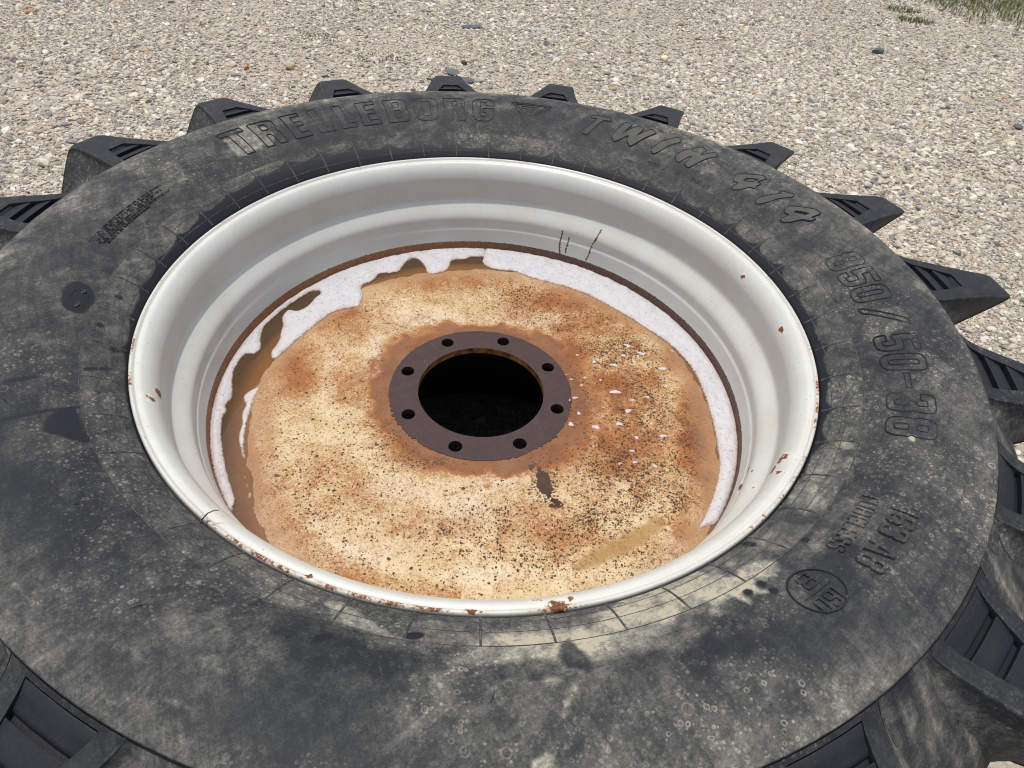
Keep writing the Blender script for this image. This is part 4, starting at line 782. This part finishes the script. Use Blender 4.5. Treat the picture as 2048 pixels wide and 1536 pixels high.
def gravel():
    # number density falls away outside what the picture shows
    P = []
    def scatter(x0, x1, y0, y1, dens):
        n = int((x1-x0)*(y1-y0)*dens); return np.stack([rng.uniform(x0, x1, n), rng.uniform(y0, y1, n)], -1)
    q = scatter(-5.0, 6.2, -2.4, 8.2, 19000)
    x, y = q.T; dist = np.hypot(x-.03, y+.85)
    view = (y > .35) & (x > -1.35-.62*(y+.2)) & (x < 1.6+.62*(y+.2)) & (y < 6.6)
    under = np.hypot(x, y) < .80
    patch = fbm(x*1.3+4, y*1.3, 3); keep = np.where(view, .22+1.9*np.clip(patch-.31, 0, .42), .16)
    keep = np.where(under, .05, keep)
    k = rng.random(len(q)) < keep; q = q[k]; dist = dist[k]; n = len(q)
    size = np.clip(rng.lognormal(math.log(.0050), .50, n), .0026, .021)
    big = fbm(q[:, 0]*.9-3, q[:, 1]*.9+5, 3); size *= .8+.7*np.clip(big-.25, 0, .6)
    me = bpy.data.meshes.new('gravel'); me.from_pydata(np.c_[q, size*.06-.003].tolist(), [], [])
    me.attributes.new('size', 'FLOAT', 'POINT').data.foreach_set('value', size.astype(np.float32))
    rot = np.stack([rng.normal(0, .35, n), rng.normal(0, .35, n), rng.uniform(0, 6.283, n)], -1).astype(np.float32)
    me.attributes.new('turn', 'FLOAT_VECTOR', 'POINT').data.foreach_set('vector', rot.ravel())
    o = bpy.data.objects.new('gravel', me); COL.objects.link(o); me.materials.append(GRAV)
    ng = bpy.data.node_groups.new('gravel_scatter', 'GeometryNodeTree')
    ng.interface.new_socket('Geometry', in_out='INPUT', socket_type='NodeSocketGeometry'); ng.interface.new_socket('Geometry', in_out='OUTPUT', socket_type='NodeSocketGeometry')
    nn = ng.nodes; lk = ng.links.new; gi = nn.new('NodeGroupInput'); go = nn.new('NodeGroupOutput')
    join = nn.new('GeometryNodeGeometryToInstance')
    for k in range(7):
        ic = nn.new('GeometryNodeMeshIcoSphere'); ic.inputs['Subdivisions'].default_value = 3 if k < 3 else 2; ic.inputs['Radius'].default_value = 1.0
        nz = nn.new('ShaderNodeTexNoise'); nz.noise_dimensions = '4D'; nz.inputs['W'].default_value = k*3.1; nz.inputs['Scale'].default_value = .75 + .12*k; nz.inputs['Detail'].default_value = 1.5
        ps = nn.new('GeometryNodeInputPosition'); lk(ps.outputs[0], nz.inputs['Vector'])
        sub = nn.new('ShaderNodeVectorMath'); sub.operation = 'SUBTRACT'; lk(nz.outputs['Color'], sub.inputs[0]); sub.inputs[1].default_value = (.5, .5, .5)
        scl = nn.new('ShaderNodeVectorMath'); scl.operation = 'SCALE'; lk(sub.outputs[0], scl.inputs[0]); scl.inputs['Scale'].default_value = 1.35
        add = nn.new('ShaderNodeVectorMath'); add.operation = 'ADD'; lk(ps.outputs[0], add.inputs[0]); lk(scl.outputs[0], add.inputs[1])
        ml = nn.new('ShaderNodeVectorMath'); ml.operation = 'MULTIPLY'; lk(add.outputs[0], ml.inputs[0]); ml.inputs[1].default_value = (1.25-.05*k, .92+.04*k, .46+.03*k)
        sp_ = nn.new('GeometryNodeSetPosition'); lk(ic.outputs['Mesh'], sp_.inputs['Geometry']); lk(ml.outputs[0], sp_.inputs['Position'])
        sm = nn.new('GeometryNodeSetMaterial'); sm.inputs['Material'].default_value = GRAV
        if k % 2 == 0:
            ss_ = nn.new('GeometryNodeSetShadeSmooth'); lk(sp_.outputs[0], ss_.inputs[0]); lk(ss_.outputs[0], sm.inputs['Geometry'])
        else: lk(sp_.outputs[0], sm.inputs['Geometry'])
        lk(sm.outputs[0], join.inputs[0])
    iop = nn.new('GeometryNodeInstanceOnPoints'); lk(gi.outputs[0], iop.inputs['Points']); lk(join.outputs[0], iop.inputs['Instance'])
    iop.inputs['Pick Instance'].default_value = True
    rv = nn.new('FunctionNodeRandomValue'); rv.data_type = 'INT'; rv.inputs['Min'].default_value = 0; rv.inputs['Max'].default_value = 6
    rv_out = [s for s in rv.outputs if s.enabled][0]; 
    for s in rv.inputs:
        if s.name == 'Min' and s.enabled: s.default_value = 0
        if s.name == 'Max' and s.enabled: s.default_value = 6
    lk(rv_out, iop.inputs['Instance Index'])
    a1 = nn.new('GeometryNodeInputNamedAttribute'); a1.data_type = 'FLOAT_VECTOR'; a1.inputs['Name'].default_value = 'turn'
    a2 = nn.new('GeometryNodeInputNamedAttribute'); a2.data_type = 'FLOAT'; a2.inputs['Name'].default_value = 'size'
    e2r = nn.new('FunctionNodeEulerToRotation'); lk(a1.outputs[0], e2r.inputs[0]); lk(e2r.outputs[0], iop.inputs['Rotation']); lk(a2.outputs[0], iop.inputs['Scale'])
    lk(iop.outputs[0], go.inputs[0])
    md = o.modifiers.new('scatter', 'NODES'); md.node_group = ng
    o['kind'] = 'stuff'; o['label'] = 'loose pale gravel covering the yard around the tractor wheel'; o['category'] = 'gravel'
    return n
NG = gravel(); print('stones', NG)

# single stones that stand out of the gravel
def stone(x, y, sx, sy, sz, mat_, label, rot=0, rough=.4, seed=0):
    bm = bmesh.new(); bmesh.ops.create_icosphere(bm, subdivisions=3, radius=1.0)
    rs_ = np.random.default_rng(seed)
    pl_ = [(Vector(rs_.normal(size=3)).normalized(), .62+.3*rs_.random()) for _ in range(9)]
    for v in bm.verts:
        for nrm, dd in pl_:
            q = v.co.dot(nrm)
            if q > dd: v.co -= nrm*(q-dd)*.9
        v.co = Vector((v.co.x*sx, v.co.y*sy, v.co.z*sz))
    me = bpy.data.meshes.new('stone'); bm.to_mesh(me); bm.free(); me.shade_smooth(); me.set_sharp_from_angle(angle=R_(25)); me.materials.append(mat_)
    o = bpy.data.objects.new('stone', me); COL.objects.link(o); o.location = (x, y, sz*.45); o.rotation_euler = (0, 0, rot)
    o['label'] = label; o['category'] = 'stone'; return o
def smat(name, a, b_, sc=40):
    m, nt, b = mat(name); n = N(nt); c = n.mix(n.rng(n.noise(sc, 4, .6), .35, .65), a, b_); n.link(c, b.inputs['Base Color']); b.inputs['Roughness'].default_value = .85
    n.link(n.bump(n.noise(120, 3, .6), .4, .004), b.inputs['Normal']); return m
SL = smat('slate_stone', (.075, .08, .095), (.13, .135, .15)); BR = smat('brick_red_stone', (.10, .045, .032), (.20, .08, .05)); OR_ = smat('orange_stone', (.42, .19, .08), (.50, .28, .14))
PK = smat('pink_earth', (.42, .30, .25), (.48, .36, .30)); OW = smat('orange_white_chip', (.85, .42, .06), (.74, .70, .58), 16); TN = smat('tan_stone', (.34, .25, .13), (.45, .35, .2)); GY = smat('grey_stone', (.24, .235, .23), (.34, .33, .32))
g = GROUND
stone(*g[0], .050, .028, .022, SL, 'dark blue-grey slate lump on open gravel below the grass patch', .5, seed=1)
stone(*g[1], .075, .030, .010, SL, 'flat dark grey slate flake near the top edge of the gravel', .2, seed=2)
stone(*g[2], .018, .015, .016, BR, 'small dark red-brown stone just beyond the top lug of the tyre', .3, seed=3)
stone(*g[3], .030, .022, .018, OW, 'bright orange and white chip on the gravel behind the tyre', .9, seed=4)
stone(*g[5], .022, .032, .014, SL, 'nearly black stone at the right edge of the gravel', .1, seed=6)
stone(*g[6], .055, .040, .008, SL, 'thin grey slate sliver lying close behind the top lug of the tyre', 2.4, seed=7)
stone(*g[7], .026, .018, .012, TN, 'tan pebble on gravel beyond the lug under the emblem', .5, seed=8)
stone(*g[13], .024, .022, .018, TN, 'round orange-brown pebble left of the gravel weeds', .5, seed=9)
stone(*g[14], .018, .014, .012, OR_, 'small bright orange pebble beside the round orange-brown one', 1.5, seed=10)
stone(*g[16], .036, .022, .015, OR_, 'rust red stone chip at the far left of the gravel', .2, seed=11)
stone(*g[21], .060, .034, .007, SL, 'dark slate flake on gravel left of the grey emblem lug', 2.7, seed=12)

# ------------------------------------------------------------------ grass
def blade_mat(name, c0, c1):
    m, nt, b = mat(name); n = N(nt); c = n.mix(n.rng(n.attr('shade'), 0, 1), c0, c1); n.link(c, b.inputs['Base Color'])
    b.inputs['Roughness'].default_value = .6; b.inputs['Specular IOR Level'].default_value = .3
    b.inputs['Transmission Weight'].default_value = 0.0; return m
GRS = blade_mat('grass_blade', (.060, .098, .022), (.21, .22, .075))
def blades(pts, lo, hi, w=.0032):
    V, F, S_ = [], [], []
    for x, y in pts:
        L = rng.uniform(lo, hi); a = rng.uniform(0, 6.283); lean = rng.uniform(.2, 1.1)*L; b = a+1.57; sh = rng.random()**1.5; n0 = len(V)
        for t, ww in ((0, 1), (.5, .8), (1, .12)):
            px, py, pz = x+math.cos(a)*lean*t*t, y+math.sin(a)*lean*t*t, L*(t-.25*t*t)-.004
            V.append((px+math.cos(b)*w*ww, py+math.sin(b)*w*ww, pz)); V.append((px-math.cos(b)*w*ww, py-math.sin(b)*w*ww, pz)); S_ += [sh, sh]
        F += [(n0, n0+1, n0+3, n0+2), (n0+2, n0+3, n0+5, n0+4)]
    return np.array(V), F, S_
q = np.stack([rng.uniform(2.3, 7.5, 60000), rng.uniform(4.7, 8.5, 60000)], -1)
edge = 4.92+np.clip(3.45-q[:, 0], 0, 9)*1.7+.34*(fbm(q[:, 0]*2.2, q[:, 1]*.2, 3)-.4)+.5*(fbm(q[:, 0]*7, q[:, 1]*7, 2)-.4)
dd = q[:, 1]-edge; q = q[(dd > 0) & (rng.random(len(q)) < np.clip(.25+dd*1.4, 0, 1)*.75)]
V, F, S_ = blades(q, .03, .085); gr = make('grass', V, F, GRS, attrs={'shade': S_}, smooth=False); gr['kind'] = 'stuff'
gr['label'] = 'short green grass growing at the edge of the gravel'; gr['category'] = 'grass'
for gi_, rad, nb, h, lab in ((10, .10, 150, .055, 'small green grass tuft on gravel nearest to the grass edge'), (11, .10, 170, .05, 'low spreading green grass tuft on gravel in front of the grass edge'), (19, .06, 40, .04, 'thin faint green tuft left of the grass edge tufts'),
        (8, .09, 60, .030, 'flat olive weed patch on gravel, the farther of two on the left'), (9, .10, 60, .030, 'flat olive weed patch on gravel behind the tyre lettering'), (20, .07, 34, .035, 'thin green weed at the top of the gravel above the emblem')):
    ang = rng.uniform(0, 6.283, nb); rr_ = rad*np.sqrt(rng.random(nb)); cx, cy = g[gi_]
    V, F, S_ = blades(np.stack([cx+rr_*np.cos(ang)*1.4, cy+rr_*np.sin(ang)*.8], -1), h*.5, h, .0028)
    V[:, 0] -= cx; V[:, 1] -= cy
    o = make('grass_tuft', V, F, GRS, attrs={'shade': S_}, smooth=False); o.location = (cx, cy, 0); o['label'] = lab; o['category'] = 'grass tuft'
